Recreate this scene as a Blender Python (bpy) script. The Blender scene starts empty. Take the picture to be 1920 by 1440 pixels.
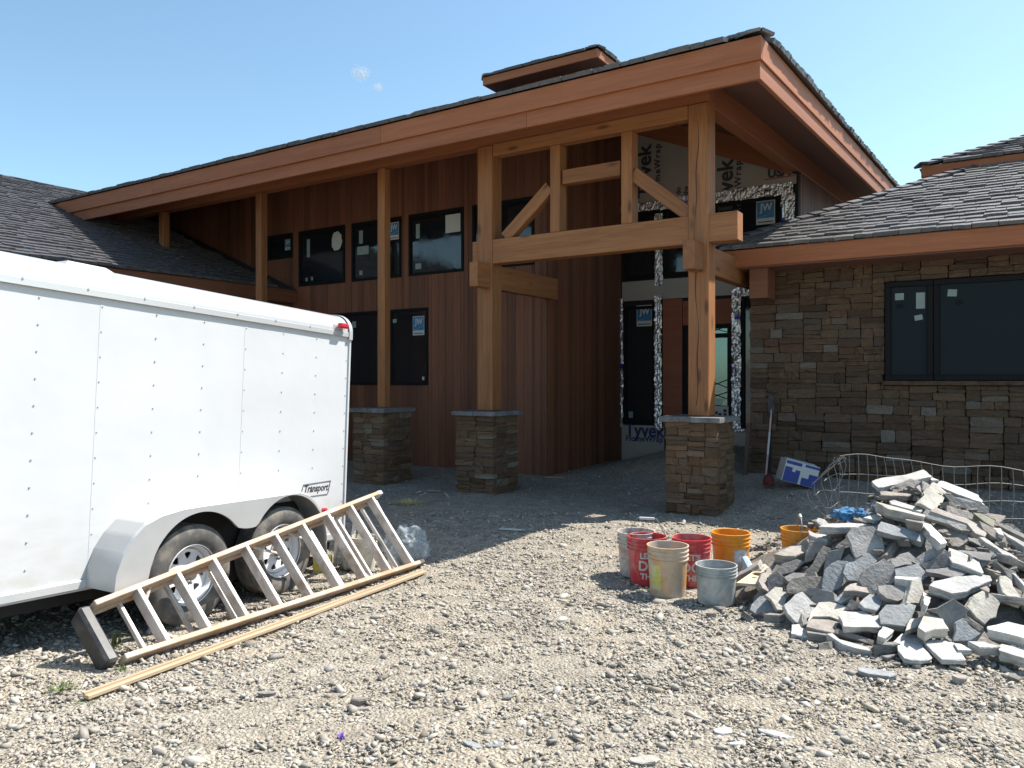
import bpy, bmesh, math, random
import numpy as np
from mathutils import Matrix, Vector, noise

random.seed(7)
SC = bpy.context.scene
COL = SC.collection
R = math.radians

# ------------------------------------------------------------------ camera, light, exposure
CA, SA = 0.836, 0.549
_n = math.hypot(CA, SA); CA /= _n; SA /= _n
F, CX, HZ, EYE = 1470.0, 960.0, 713.0, 1.6
cam_d = bpy.data.cameras.new("camera")
cam = bpy.data.objects.new("camera", cam_d); COL.objects.link(cam)
cam.location = (0, 0, EYE)
cam.rotation_euler = (R(90), 0, math.atan2(SA, CA))
cam_d.sensor_width = 36.0
cam_d.lens = F / 1920 * 36.0
cam_d.shift_y = -7.0 / 1920
cam_d.clip_start = 0.05
cam_d.clip_end = 4000
SC.camera = cam

SUN = Vector((0.41, 0.56, 1.0)).normalized()          # direction towards the sun
elev = math.asin(SUN.z)
w = bpy.data.worlds.new("World"); SC.world = w; w.use_nodes = True
nt = w.node_tree; nt.nodes.clear()
sky = nt.nodes.new("ShaderNodeTexSky"); sky.sky_type = 'NISHITA'; sky.sun_disc = False
sky.sun_elevation = elev
sky.sun_rotation = math.atan2(SUN.x, SUN.y)
sky.altitude = 600; sky.air_density = 1.0; sky.dust_density = 1.3; sky.ozone_density = 1.0
bg = nt.nodes.new("ShaderNodeBackground"); bg.inputs[1].default_value = 0.125
wo = nt.nodes.new("ShaderNodeOutputWorld")
tint = nt.nodes.new("ShaderNodeMix"); tint.data_type = 'RGBA'; tint.blend_type = 'MULTIPLY'; tint.inputs[0].default_value = 1.0
tint.inputs[7].default_value = (0.92, 1.05, 0.99, 1)
nt.links.new(sky.outputs[0], tint.inputs[6]); nt.links.new(tint.outputs[2], bg.inputs[0]); nt.links.new(bg.outputs[0], wo.inputs[0])
sun_d = bpy.data.lights.new("sun", 'SUN'); sun_d.energy = 5.0; sun_d.angle = R(0.53); sun_d.color = (1, 0.95, 0.87)
sun = bpy.data.objects.new("sun", sun_d); COL.objects.link(sun)
sun.rotation_euler = (-SUN).to_track_quat('-Z', 'Y').to_euler()
sun.location = SUN * 40
SC.view_settings.view_transform = 'Standard'
SC.view_settings.look = 'None'
SC.view_settings.gamma = 1
SC.view_settings.use_curve_mapping = False
SC.view_settings.exposure = 0.86
SC.cycles.max_bounces = 8
SC.cycles.diffuse_bounces = 4
SC.cycles.transparent_max_bounces = 40

# ------------------------------------------------------------------ geometry of the view (house axes: x along the front, y into the house)
def c2h(X, Y, Z=0.0):
    return Vector((CA*X - SA*Y, SA*X + CA*Y, Z))
def ray(px, py):
    return c2h((px-CX)/F, 1.0, (HZ-py)/F)
def on_y(px, py, y):
    d = ray(px, py); t = y/d.y; return Vector((d.x*t, y, EYE+d.z*t))
def on_x(px, py, x):
    d = ray(px, py); t = x/d.x; return Vector((x, d.y*t, EYE+d.z*t))
def on_z(px, py, z=0.0):
    d = ray(px, py); t = (z-EYE)/d.z; return Vector((d.x*t, d.y*t, z))
def at_depth(px, py, Y):
    d = ray(px, py); return Vector((d.x*Y, d.y*Y, EYE+d.z*Y))

def sstep(a, b, x):
    t = np.clip((x-a)/(b-a), 0, 1); return t*t*(3-2*t)
def ground_z(x, y):
    x = np.asarray(x, float); y = np.asarray(y, float)
    z = 0.30*sstep(8.9, 11.2, y)*sstep(-4.9, -3.2, x)
    z = z + 0.46*np.exp(-(((x+4.7)/1.15)**2 + ((y-13.0)/1.5)**2))
    z = z + 0.10*np.exp(-(((x+2.3)/0.9)**2 + ((y-9.9)/0.8)**2))
    z = z - 0.075*np.exp(-(((x+5.0)/0.75)**2 + ((y-3.7)/1.3)**2))
    z = z + 0.05*sstep(9.2, 10.9, y)*sstep(-4.6, -6.5, x)
    z = z + 0.012*np.sin(1.7*x+0.6*y)*np.cos(1.1*y-0.5*x) + 0.006*np.sin(4.1*x-2.3*y+1)*np.sin(3.3*y+0.7)
    return z
def gz(x, y): return float(ground_z(x, y))

# ------------------------------------------------------------------ objects
WM = {}
def wm(o): return WM.get(o.name, Matrix.Identity(4))
def attach(o, parent, M):
    COL.objects.link(o)
    WM[o.name] = M
    if parent is not None:
        o.parent = parent
        o.matrix_parent_inverse = wm(parent).inverted()
    o.matrix_basis = M
    return o
def tag(o, label=None, cat=None, group=None, kind=None):
    if label: o["label"] = label
    if cat: o["category"] = cat
    if group: o["group"] = group
    if kind: o["kind"] = kind
    elif cat: o["kind"] = 'thing'
    return o
def empty(name, loc, label=None, cat=None, group=None, M=None):
    o = bpy.data.objects.new(name, None); o.empty_display_size = 0.2
    attach(o, None, M if M is not None else Matrix.Translation(Vector(loc)))
    return tag(o, label, cat, group)
def inst(name, mesh, M, parent=None, color=None):
    o = bpy.data.objects.new(name, mesh); attach(o, parent, M)
    if color: o.color = (*color, 1)
    return o
def frame(o, x, y, z):
    x, y, z = Vector(x), Vector(y), Vector(z)
    return Matrix(((x.x, y.x, z.x, o[0]), (x.y, y.y, z.y, o[1]), (x.z, y.z, z.z, o[2]), (0, 0, 0, 1)))
def zup(n):
    n = Vector(n).normalized()
    a = Vector((0, 0, 1)) if abs(n.z) < 0.9 else Vector((1, 0, 0))
    u = a.cross(n).normalized(); v = n.cross(u)
    return u, v, n

class MB:
    def __init__(self): self.v = []; self.f = []; self.m = []
    def add(self, vs, fs, M=None, mi=0):
        o = len(self.v)
        for p in vs: self.v.append(tuple(M @ Vector(p)) if M is not None else tuple(p))
        for f in fs: self.f.append(tuple(i+o for i in f)); self.m.append(mi)
        return self
    def box(self, c, s, M=None, mi=0, ch=0.0):
        c = Vector(c); h = Vector(s)/2
        if ch <= 0:
            vs = [(c.x+sx*h.x, c.y+sy*h.y, c.z+sz*h.z) for sx in (-1, 1) for sy in (-1, 1) for sz in (-1, 1)]
            fs = [(0, 1, 3, 2), (4, 6, 7, 5), (0, 4, 5, 1), (2, 3, 7, 6), (0, 2, 6, 4), (1, 5, 7, 3)]
            return self.add(vs, fs, M, mi)
        idx = {}; vs = []
        for sx in (-1, 1):
            for sy in (-1, 1):
                for sz in (-1, 1):
                    for a in range(3):
                        q = [sx*(h.x-(0 if a == 0 else ch)), sy*(h.y-(0 if a == 1 else ch)), sz*(h.z-(0 if a == 2 else ch))]
                        idx[(sx, sy, sz, a)] = len(vs); vs.append((c.x+q[0], c.y+q[1], c.z+q[2]))
        fs = []
        for a in range(3):
            for s in (-1, 1):
                r = []
                for (p, q) in ((-1, -1), (1, -1), (1, 1), (-1, 1)):
                    k = [0, 0, 0]; k[a] = s; k[(a+1) % 3] = p; k[(a+2) % 3] = q
                    r.append(idx[(*k, a)])
                fs.append(tuple(r if s > 0 else r[::-1]))
        for a in range(3):
            b, d = (a+1) % 3, (a+2) % 3
            for p in (-1, 1):
                for q in (-1, 1):
                    k0 = [0, 0, 0]; k1 = [0, 0, 0]
                    k0[a] = -1; k1[a] = 1; k0[b] = k1[b] = p; k0[d] = k1[d] = q
                    r = (idx[(*k0, b)], idx[(*k1, b)], idx[(*k1, d)], idx[(*k0, d)])
                    fs.append(r if p*q < 0 else r[::-1])
        for sx in (-1, 1):
            for sy in (-1, 1):
                for sz in (-1, 1):
                    r = tuple(idx[(sx, sy, sz, a)] for a in range(3))
                    fs.append(r if sx*sy*sz > 0 else r[::-1])
        return self.add(vs, fs, M, mi)
    def bar(self, p0, p1, w, h, up=(0, 0, 1), mi=0, ch=0.0):
        p0, p1 = Vector(p0), Vector(p1); d = (p1-p0); L = d.length; d.normalize()
        s = Vector(up).cross(d)
        if s.length < 1e-4: s = Vector((1, 0, 0)).cross(d)
        s.normalize(); u = d.cross(s)
        return self.box((0, 0, 0), (L, w, h), frame((p0+p1)/2, d, s, u), mi, ch)
    def quad(self, a, b, c, d, mi=0): return self.add([a, b, c, d], [(0, 1, 2, 3)], None, mi)
    def tube(self, path, r, n=6, mi=0, cap=True):
        path = [Vector(p) for p in path]; rings = []; vs = []
        for i, p in enumerate(path):
            d = (path[min(i+1, len(path)-1)] - path[max(i-1, 0)]).normalized()
            u, v, _ = zup(d)
            rr = r[i] if isinstance(r, (list, tuple)) else r
            for k in range(n):
                a = 2*math.pi*k/n; vs.append(p + u*(rr*math.cos(a)) + v*(rr*math.sin(a)))
        fs = []
        for i in range(len(path)-1):
            for k in range(n):
                fs.append((i*n+k, i*n+(k+1) % n, (i+1)*n+(k+1) % n, (i+1)*n+k))
        if cap:
            fs.append(tuple(range(n))[::-1]); fs.append(tuple((len(path)-1)*n+k for k in range(n)))
        return self.add(vs, fs, None, mi)
    def lathe(self, prof, n=32, M=None, mi=0, close=False):
        vs = []; m = len(prof)
        for (r, z) in prof:
            for k in range(n):
                a = 2*math.pi*k/n; vs.append((r*math.cos(a), r*math.sin(a), z))
        fs = []
        for i in range(m if close else m-1):
            j = (i+1) % m
            for k in range(n):
                fs.append((i*n+k, i*n+(k+1) % n, j*n+(k+1) % n, j*n+k))
        return self.add(vs, fs, M, mi)
    def prism(self, poly, z0, z1, M=None, mi=0):
        n = len(poly)
        vs = [(x, y, z0) for x, y in poly] + [(x, y, z1) for x, y in poly]
        fs = [tuple(range(n))[::-1], tuple(range(n, 2*n))] + [(i, (i+1) % n, n+(i+1) % n, n+i) for i in range(n)]
        return self.add(vs, fs, M, mi)
    def mesh(self, name, mats, smooth=False, sharp=None):
        me = bpy.data.meshes.new(name); me.from_pydata(self.v, [], self.f); me.update()
        for m in (mats if isinstance(mats, (list, tuple)) else [mats]): me.materials.append(m)
        if any(self.m): me.polygons.foreach_set("material_index", self.m)
        if smooth:
            bm = bmesh.new(); bm.from_mesh(me); bmesh.ops.recalc_face_normals(bm, faces=bm.faces)
            lim = R(sharp or 35)
            for f in bm.faces: f.smooth = True
            for e in bm.edges:
                if len(e.link_faces) == 2 and e.calc_face_angle(0) > lim: e.smooth = False
            bm.to_mesh(me); bm.free()
        return me
    def build(self, name, mats, parent=None, M=None, smooth=False, origin=None, sharp=None):
        if origin is not None:
            o = Vector(origin); self.v = [tuple(Vector(p)-o) for p in self.v]; M = Matrix.Translation(o)
        return inst(name, self.mesh(name, mats, smooth, sharp), M if M is not None else Matrix.Identity(4), parent)

# ------------------------------------------------------------------ materials
def new_mat(name):
    m = bpy.data.materials.new(name); m.use_nodes = True
    t = m.node_tree; t.nodes.clear()
    out = t.nodes.new("ShaderNodeOutputMaterial"); b = t.nodes.new("ShaderNodeBsdfPrincipled")
    t.links.new(b.outputs[0], out.inputs[0])
    return m, t, b
def N(t, kind, **kw):
    n = t.nodes.new(kind)
    for k, v in kw.items():
        if k.startswith("i_"): n.inputs[k[2:].replace("_", " ")].default_value = v
        else: setattr(n, k, v)
    return n
def ramp(t, src, stops):
    r = t.nodes.new("ShaderNodeValToRGB"); e = r.color_ramp.elements
    while len(e) < len(stops): e.new(0.5)
    for i, (p, c) in enumerate(stops):
        e[i].position = p; e[i].color = (*c, 1)
    t.links.new(src, r.inputs[0]); return r.outputs[0]
def mixc(t, fac, a, b, mode='MIX'):
    m = t.nodes.new("ShaderNodeMix"); m.data_type = 'RGBA'; m.blend_type = mode
    for s, v in ((m.inputs[0], fac), (m.inputs[6], a), (m.inputs[7], b)):
        if hasattr(v, "links"): t.links.new(v, s)
        elif isinstance(v, (int, float)): s.default_value = v
        else: s.default_value = (*v, 1)
    return m.outputs[2]
def coords(t, scale=(1, 1, 1), kind="Object", rnd=True):
    tc = t.nodes.new("ShaderNodeTexCoord"); mp = t.nodes.new("ShaderNodeMapping")
    mp.inputs[3].default_value = scale
    src = tc.outputs[kind]
    if rnd:
        oi = t.nodes.new("ShaderNodeObjectInfo"); ml = t.nodes.new("ShaderNodeMath"); ml.operation = 'MULTIPLY'; ml.inputs[1].default_value = 37.0
        t.links.new(oi.outputs["Random"], ml.inputs[0])
        va = t.nodes.new("ShaderNodeVectorMath"); va.operation = 'ADD'
        t.links.new(src, va.inputs[0]); t.links.new(ml.outputs[0], va.inputs[1]); src = va.outputs[0]
    t.links.new(src, mp.inputs[0]); return mp.outputs[0]
def tex_noise(t, vec, scale, detail=4, rough=0.55, dist=0.0):
    n = N(t, "ShaderNodeTexNoise", i_Scale=scale, i_Detail=detail, i_Roughness=rough, i_Distortion=dist)
    t.links.new(vec, n.inputs["Vector"]); return n.outputs["Fac"]
def bump(t, b, h, strength=0.3, dist=0.01):
    n = N(t, "ShaderNodeBump", i_Strength=strength, i_Distance=dist)
    t.links.new(h, n.inputs["Height"]); t.links.new(n.outputs[0], b.inputs["Normal"])

def mat_wood(name, dark, light, spread=0.25, rough=0.65, knots=True, red=None):
    """grain runs along local X"""
    m, t, b = new_mat(name)
    g = tex_noise(t, coords(t, (1.2, 26, 26)), 1.6, 6, 0.6, 0.6)
    g2 = tex_noise(t, coords(t, (0.35, 7, 7)), 1.3, 3, 0.5, 0.3)
    c = ramp(t, g, [(0.34, dark), (0.62, light)])
    c = mixc(t, 0.45, c, ramp(t, g2, [(0.3, dark), (0.7, light)]))
    oi = t.nodes.new("ShaderNodeObjectInfo")
    lo, hi = 1-spread, 1+spread
    c = mixc(t, 1.0, c, ramp(t, oi.outputs["Random"], [(0, (lo, lo*0.97, lo*0.95)), (0.5, (1, 1, 1)), (1, (hi, hi*0.98, hi*0.95))]), 'MULTIPLY')
    if knots:
        vo = N(t, "ShaderNodeTexVoronoi", i_Scale=1.0, feature='F1'); t.links.new(coords(t, (1.4, 4.6, 4.6)), vo.inputs["Vector"])
        k = ramp(t, vo.outputs["Distance"], [(0.06, (1, 1, 1)), (0.17, (0, 0, 0))])
        c = mixc(t, k, c, tuple(x*0.6 for x in dark))
    t.links.new(c, b.inputs["Base Color"]); b.inputs["Roughness"].default_value = rough
    bump(t, b, g, 0.25, 0.004)
    return m
def mat_plain(name, col, rough=0.5, metal=0.0, var=0.0, scale=8, bmp=0.0, spec=None, dirt=None, dirt_amt=0.5, dscale=5):
    m, t, b = new_mat(name)
    c = None
    if var > 0 or bmp > 0 or dirt:
        n = tex_noise(t, coords(t), scale, 5)
    if var > 0:
        c = ramp(t, n, [(0.3, tuple(x*(1-var) for x in col)), (0.7, tuple(min(1, x*(1+var)) for x in col))])
        t.links.new(c, b.inputs["Base Color"])
    else: b.inputs["Base Color"].default_value = (*col, 1)
    if dirt:
        d = tex_noise(t, coords(t), dscale, 7, 0.65)
        k = ramp(t, d, [(0.62-dirt_amt*0.4, (0, 0, 0)), (0.72-dirt_amt*0.2, (1, 1, 1))])
        c = mixc(t, k, c if c is not None else col, dirt)
        t.links.new(c, b.inputs["Base Color"])
    if bmp > 0: bump(t, b, n, bmp, 0.01)
    b.inputs["Roughness"].default_value = rough; b.inputs["Metallic"].default_value = metal
    if spec is not None: b.inputs["Specular IOR Level"].default_value = spec
    return m
def mat_stone(name, stops, scale=9, bmp=0.6, rough=0.9, spec=0.25):
    """colour by object, mottled"""
    m, t, b = new_mat(name)
    oi = t.nodes.new("ShaderNodeObjectInfo")
    c = ramp(t, oi.outputs["Random"], stops)
    co = coords(t)
    n = tex_noise(t, co, scale, 6, 0.62); n2 = tex_noise(t, co, scale*5, 4, 0.6)
    c = mixc(t, 1.0, c, ramp(t, n, [(0.3, (0.62, 0.6, 0.58)), (0.7, (1.3, 1.27, 1.22))]), 'MULTIPLY')
    c = mixc(t, 0.7, c, ramp(t, n2, [(0.3, (0.7, 0.7, 0.7)), (0.7, (1.25, 1.25, 1.25))]), 'MULTIPLY')
    t.links.new(c, b.inputs["Base Color"]); b.inputs["Roughness"].default_value = rough
    b.inputs["Specular IOR Level"].default_value = spec
    h = N(t, "ShaderNodeMath", operation='ADD'); t.links.new(n, h.inputs[0]); t.links.new(n2, h.inputs[1])
    bump(t, b, h.outputs[0], bmp, 0.012)
    return m
def mat_objcolor(name, rough=0.85, scale=7, bmp=0.75, var=0.32, layers=False):
    m, t, b = new_mat(name)
    oi = t.nodes.new("ShaderNodeObjectInfo"); co = coords(t)
    n = tex_noise(t, co, scale, 6, 0.62); n2 = tex_noise(t, co, scale*6, 3, 0.6)
    c = mixc(t, 1.0, oi.outputs["Color"], ramp(t, n, [(0.28, (1-var, 1-var, 1-var*0.95)), (0.72, (1+var, 1+var*0.97, 1+var*0.93))]), 'MULTIPLY')
    c = mixc(t, 0.6, c, ramp(t, n2, [(0.3, (0.82,)*3), (0.7, (1.16,)*3)]), 'MULTIPLY')
    if layers:
        l = tex_noise(t, coords(t, (3, 3, 60)), 1.5, 3, 0.5)
        c = mixc(t, 0.5, c, ramp(t, l, [(0.35, (0.72, 0.7, 0.68)), (0.65, (1.1, 1.1, 1.1))]), 'MULTIPLY')
    t.links.new(c, b.inputs["Base Color"]); b.inputs["Roughness"].default_value = rough
    b.inputs["Specular IOR Level"].default_value = 0.25
    h = N(t, "ShaderNodeMath", operation='ADD'); t.links.new(n, h.inputs[0]); t.links.new(n2, h.inputs[1])
    bump(t, b, h.outputs[0], bmp, 0.01)
    return m

M = {}
M['timber'] = mat_wood("fir_timber", (0.20, 0.076, 0.024), (0.365, 0.155, 0.055), 0.14)
M['fascia'] = mat_wood("stained_fascia", (0.25, 0.080, 0.029), (0.37, 0.128, 0.047), 0.13, knots=False)
M['cedar'] = mat_wood("cedar_boards", (0.130, 0.047, 0.023), (0.21, 0.082, 0.040), 0.30, knots=False)
M['soffit'] = mat_wood("soffit_boards", (0.13, 0.062, 0.045), (0.20, 0.095, 0.065), 0.2, knots=False)
M['door'] = mat_wood("door_wood", (0.20, 0.055, 0.028), (0.27, 0.085, 0.042), 0.1, knots=False)
M['lath'] = mat_wood("pale_lath", (0.33, 0.235, 0.15), (0.45, 0.345, 0.235), 0.10, knots=False)
M['ply'] = mat_wood("plywood", (0.52, 0.40, 0.25), (0.66, 0.53, 0.36), 0.1, knots=False)
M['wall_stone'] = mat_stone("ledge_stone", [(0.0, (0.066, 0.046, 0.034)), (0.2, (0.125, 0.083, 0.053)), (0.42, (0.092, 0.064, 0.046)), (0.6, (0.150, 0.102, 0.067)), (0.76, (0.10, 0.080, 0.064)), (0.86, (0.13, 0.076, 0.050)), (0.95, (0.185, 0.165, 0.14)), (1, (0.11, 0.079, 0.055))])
M['mortar'] = mat_plain("recessed_mortar", (0.042, 0.033, 0.026), 0.95, var=0.3)
M['cap'] = mat_stone("cap_stone", [(0, (0.13, 0.132, 0.14)), (1, (0.20, 0.20, 0.20))], 6, 0.4)
M['shingle'] = mat_stone("roof_shingle", [(0, (0.075, 0.073, 0.08)), (0.5, (0.108, 0.105, 0.11)), (1, (0.15, 0.146, 0.146))], 30, 0.25, rough=0.42, spec=0.6)
M['roofbase'] = mat_plain("roof_underlay", (0.05, 0.05, 0.055), 0.9, var=0.2)
M['frame'] = mat_plain("black_window_frame", (0.010, 0.010, 0.011), 0.6, spec=0.15)
M['glass'] = mat_plain("dark_window_glass", (0.010, 0.013, 0.016), 0.04, spec=0.75)
def wavy(m):
    t = m.node_tree; b = [n for n in t.nodes if n.type == 'BSDF_PRINCIPLED'][0]
    bump(t, b, tex_noise(t, coords(t), 2.2, 2, 0.5), 0.12, 0.02)
    d = tex_noise(t, coords(t), 5, 6, 0.7); t.links.new(ramp(t, d, [(0.4, (0.03,)*3), (0.75, (0.16,)*3)]), b.inputs["Roughness"])
wavy(M['glass'])
M['screen'] = mat_plain("insect_screen", (0.014, 0.021, 0.026), 0.6, spec=0.15)
M['white'] = mat_plain("white_paper", (0.52, 0.52, 0.50), 0.7)
M['film'] = mat_plain("pale_film", (0.24, 0.30, 0.29), 0.5, var=0.1)
M['wrap'] = mat_plain("house_wrap", (0.36, 0.325, 0.28), 0.55, var=0.06, scale=3, bmp=0.15)
M['ink'] = mat_plain("black_print", (0.035, 0.035, 0.04), 0.6)
M['navy'] = mat_plain("navy_print", (0.02, 0.03, 0.12), 0.6)
M['redink'] = mat_plain("red_print", (0.35, 0.06, 0.05), 0.6)
M['blue'] = mat_plain("sticker_blue", (0.03, 0.17, 0.34), 0.4)
M['dark'] = mat_plain("dark_underside", (0.012, 0.011, 0.011), 0.8)
M['drywall'] = mat_plain("unpainted_drywall", (0.4, 0.39, 0.37), 0.9)
def mat_trailer():
    m, t, b = new_mat("white_trailer_skin"); co = coords(t, rnd=False)
    n = tex_noise(t, co, 1.6, 3, 0.5); d = tex_noise(t, coords(t, (1.2, 1, 3.5), rnd=False), 3.5, 6, 0.65)
    sp = N(t, "ShaderNodeSeparateXYZ"); t.links.new(co, sp.inputs[0])
    mr = N(t, "ShaderNodeMapRange"); mr.inputs[1].default_value = 0.28; mr.inputs[2].default_value = 0.95; mr.inputs[3].default_value = 0.62; mr.inputs[4].default_value = 0.02
    t.links.new(sp.outputs[2], mr.inputs[0]); ml = N(t, "ShaderNodeMath", operation='MULTIPLY'); t.links.new(mr.outputs[0], ml.inputs[0]); t.links.new(ramp(t, d, [(0.35, (0.05,)*3), (0.7, (1, 1, 1))]), ml.inputs[1])
    c = mixc(t, ramp(t, tex_noise(t, co, 0.9, 4, 0.55), [(0.35, (0,)*3), (0.7, (1,)*3)]), (0.575, 0.585, 0.605), (0.53, 0.54, 0.555)); c = mixc(t, ml.outputs[0], c, (0.42, 0.385, 0.33)); t.links.new(c, b.inputs["Base Color"])
    b.inputs["Roughness"].default_value = 0.3; bump(t, b, n, 0.35, 0.03); return m
M['trailer'] = mat_trailer()
M['alu'] = mat_plain("mill_aluminium", (0.47, 0.475, 0.48), 0.42, 0.35, var=0.08, scale=3)
M['rail'] = mat_plain("polished_roof_trim", (0.62, 0.63, 0.645), 0.22, 0.35)
M['rivet'] = mat_plain("grey_rivet", (0.38, 0.38, 0.39), 0.5, 0.4)
M['rubber'] = mat_plain("dusty_rubber", (0.085, 0.082, 0.080), 0.85, var=0.25, scale=14, dirt=(0.19, 0.17, 0.145), dirt_amt=0.45, dscale=9)
M['rim'] = mat_plain("white_steel_wheel", (0.72, 0.73, 0.75), 0.35, dirt=(0.45, 0.41, 0.36), dirt_amt=0.2)
M['hub'] = mat_plain("dull_hub_steel", (0.22, 0.21, 0.20), 0.5, 0.6)
M['redlens'] = mat_plain("red_lens", (0.50, 0.03, 0.05), 0.2)
M['amber'] = mat_plain("amber_lens", (0.65, 0.28, 0.03), 0.25)
M['fibre'] = mat_plain("orange_fibreglass", (0.40, 0.235, 0.13), 0.55, var=0.1, scale=4, dirt=(0.46, 0.36, 0.28), dirt_amt=0.6)
M['step'] = mat_plain("dusty_aluminium_step", (0.60, 0.56, 0.53), 0.5, 0.3, var=0.1, dirt=(0.38, 0.31, 0.26), dirt_amt=0.35)
M['blackplastic'] = mat_plain("scuffed_black_plastic", (0.028, 0.028, 0.031), 0.5, dirt=(0.08, 0.077, 0.075), dirt_amt=0.2)
M['wire'] = mat_plain("galvanised_wire", (0.28, 0.27, 0.26), 0.5, 0.5)
def mat_foil(name):
    m, t, b = new_mat(name); co = coords(t, rnd=False)
    n = tex_noise(t, co, 7, 3, 0.6, 1.0)
    b.inputs["Base Color"].default_value = (0.70, 0.69, 0.70, 1); b.inputs["Metallic"].default_value = 0.95
    b.inputs["Roughness"].default_value = 0.36
    k = ramp(t, tex_noise(t, coords(t, rnd=False), 3.0, 2), [(0.60, (0.70, 0.69, 0.70)), (0.64, (0.10, 0.08, 0.45))])
    t.links.new(k, b.inputs["Base Color"])
    bump(t, b, n, 0.5, 0.03); return m
M['foil'] = mat_foil("crumpled_foil_tape")
def mat_doorglass(name):
    m, t, b = new_mat(name)
    out = [n for n in t.nodes if n.type == 'OUTPUT_MATERIAL'][0]
    tr = N(t, "ShaderNodeBsdfTransparent"); tr.inputs[0].default_value = (0.24, 0.34, 0.35, 1)
    gl = N(t, "ShaderNodeBsdfGlossy"); gl.inputs["Roughness"].default_value = 0.03
    mx = N(t, "ShaderNodeMixShader"); mx.inputs[0].default_value = 0.06
    t.links.new(tr.outputs[0], mx.inputs[1]); t.links.new(gl.outputs[0], mx.inputs[2]); t.links.new(mx.outputs[0], out.inputs[0])
    return m
M['doorglass'] = mat_doorglass("tinted_door_glass")
def mat_alpha(name, col, a, rough=0.5):
    m, t, b = new_mat(name)
    b.inputs["Base Color"].default_value = (*col, 1); b.inputs["Roughness"].default_value = rough; b.inputs["Alpha"].default_value = a
    return m
M['bag'] = mat_alpha("clear_plastic_sheet", (0.50, 0.56, 0.60), 0.30, 0.25)
M['cloud'] = mat_alpha("cloud_wisp", (0.85, 0.87, 0.9), 0.04, 1.0)
M['slab'] = mat_objcolor("sandstone_slab", layers=False)
M['rubble'] = mat_stone("heap_rubble", [(0, (0.19, 0.178, 0.162)), (1, (0.19, 0.178, 0.162))], 10, 0.8)

def mat_ground():
    m, t, b = new_mat("dirt_and_fine_gravel")
    co = coords(t, rnd=False)
    big = tex_noise(t, co, 0.55, 4, 0.6); mid = tex_noise(t, co, 5, 5, 0.65); fine = tex_noise(t, co, 60, 3, 0.7)
    c = ramp(t, big, [(0.35, (0.39, 0.345, 0.28)), (0.55, (0.355, 0.325, 0.28)), (0.72, (0.44, 0.375, 0.285))])
    c = mixc(t, 0.8, c, ramp(t, mid, [(0.3, (0.72, 0.70, 0.68)), (0.7, (1.2, 1.2, 1.18))]), 'MULTIPLY')
    v = N(t, "ShaderNodeTexVoronoi", i_Scale=55.0, feature='F1'); t.links.new(co, v.inputs["Vector"])
    c = mixc(t, 0.75, c, ramp(t, v.outputs["Color"], [(0.1, (0.6, 0.6, 0.6)), (0.9, (1.35, 1.32, 1.28))]), 'MULTIPLY')
    c = mixc(t, 0.6, c, ramp(t, fine, [(0.3, (0.7,)*3), (0.7, (1.25,)*3)]), 'MULTIPLY')
    t.links.new(c, b.inputs["Base Color"]); b.inputs["Roughness"].default_value = 1.0; b.inputs["Specular IOR Level"].default_value = 0.1
    h = N(t, "ShaderNodeMath", operation='MULTIPLY_ADD'); h.inputs[1].default_value = -1.0
    t.links.new(v.outputs["Distance"], h.inputs[0]); t.links.new(fine, h.inputs[2])
    bump(t, b, h.outputs[0], 0.9, 0.02)
    return m
M['ground'] = mat_ground()
def mat_gravel():
    m, t, b = new_mat("crushed_shale")
    at = N(t, "ShaderNodeAttribute", attribute_name="tint"); at.attribute_type = 'GEOMETRY'
    n = tex_noise(t, coords(t, rnd=False), 70, 3, 0.6)
    c = mixc(t, 0.7, at.outputs["Color"], ramp(t, n, [(0.3, (0.75,)*3), (0.7, (1.2,)*3)]), 'MULTIPLY')
    t.links.new(c, b.inputs["Base Color"]); b.inputs["Roughness"].default_value = 0.9; b.inputs["Specular IOR Level"].default_value = 0.25
    return m
M['gravel'] = mat_gravel()

# ------------------------------------------------------------------ lettering
def text_mesh(body, size, mat, extrude=0.0015, align='CENTER', shear=0.0, bold=0.0, spacing=1.0, sx=1.0):
    cu = bpy.data.curves.new("lettering", 'FONT'); cu.body = body; cu.size = size; cu.extrude = extrude
    cu.align_x = align; cu.align_y = 'CENTER'; cu.shear = shear; cu.offset = bold; cu.space_character = spacing; cu.resolution_u = 3
    ob = bpy.data.objects.new("lettering", cu); COL.objects.link(ob)
    bpy.context.view_layer.update()
    me = bpy.data.meshes.new_from_object(ob.evaluated_get(bpy.context.evaluated_depsgraph_get()))
    bpy.data.objects.remove(ob); bpy.data.curves.remove(cu)
    me.name = "lettering"; me.materials.clear(); me.materials.append(mat)
    if sx != 1.0:
        for v in me.vertices: v.co.x *= sx
    return me
FRONT = lambda p: frame(p, (1, 0, 0), (0, 0, 1), (0, -1, 0))          # text on a wall facing -y

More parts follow.
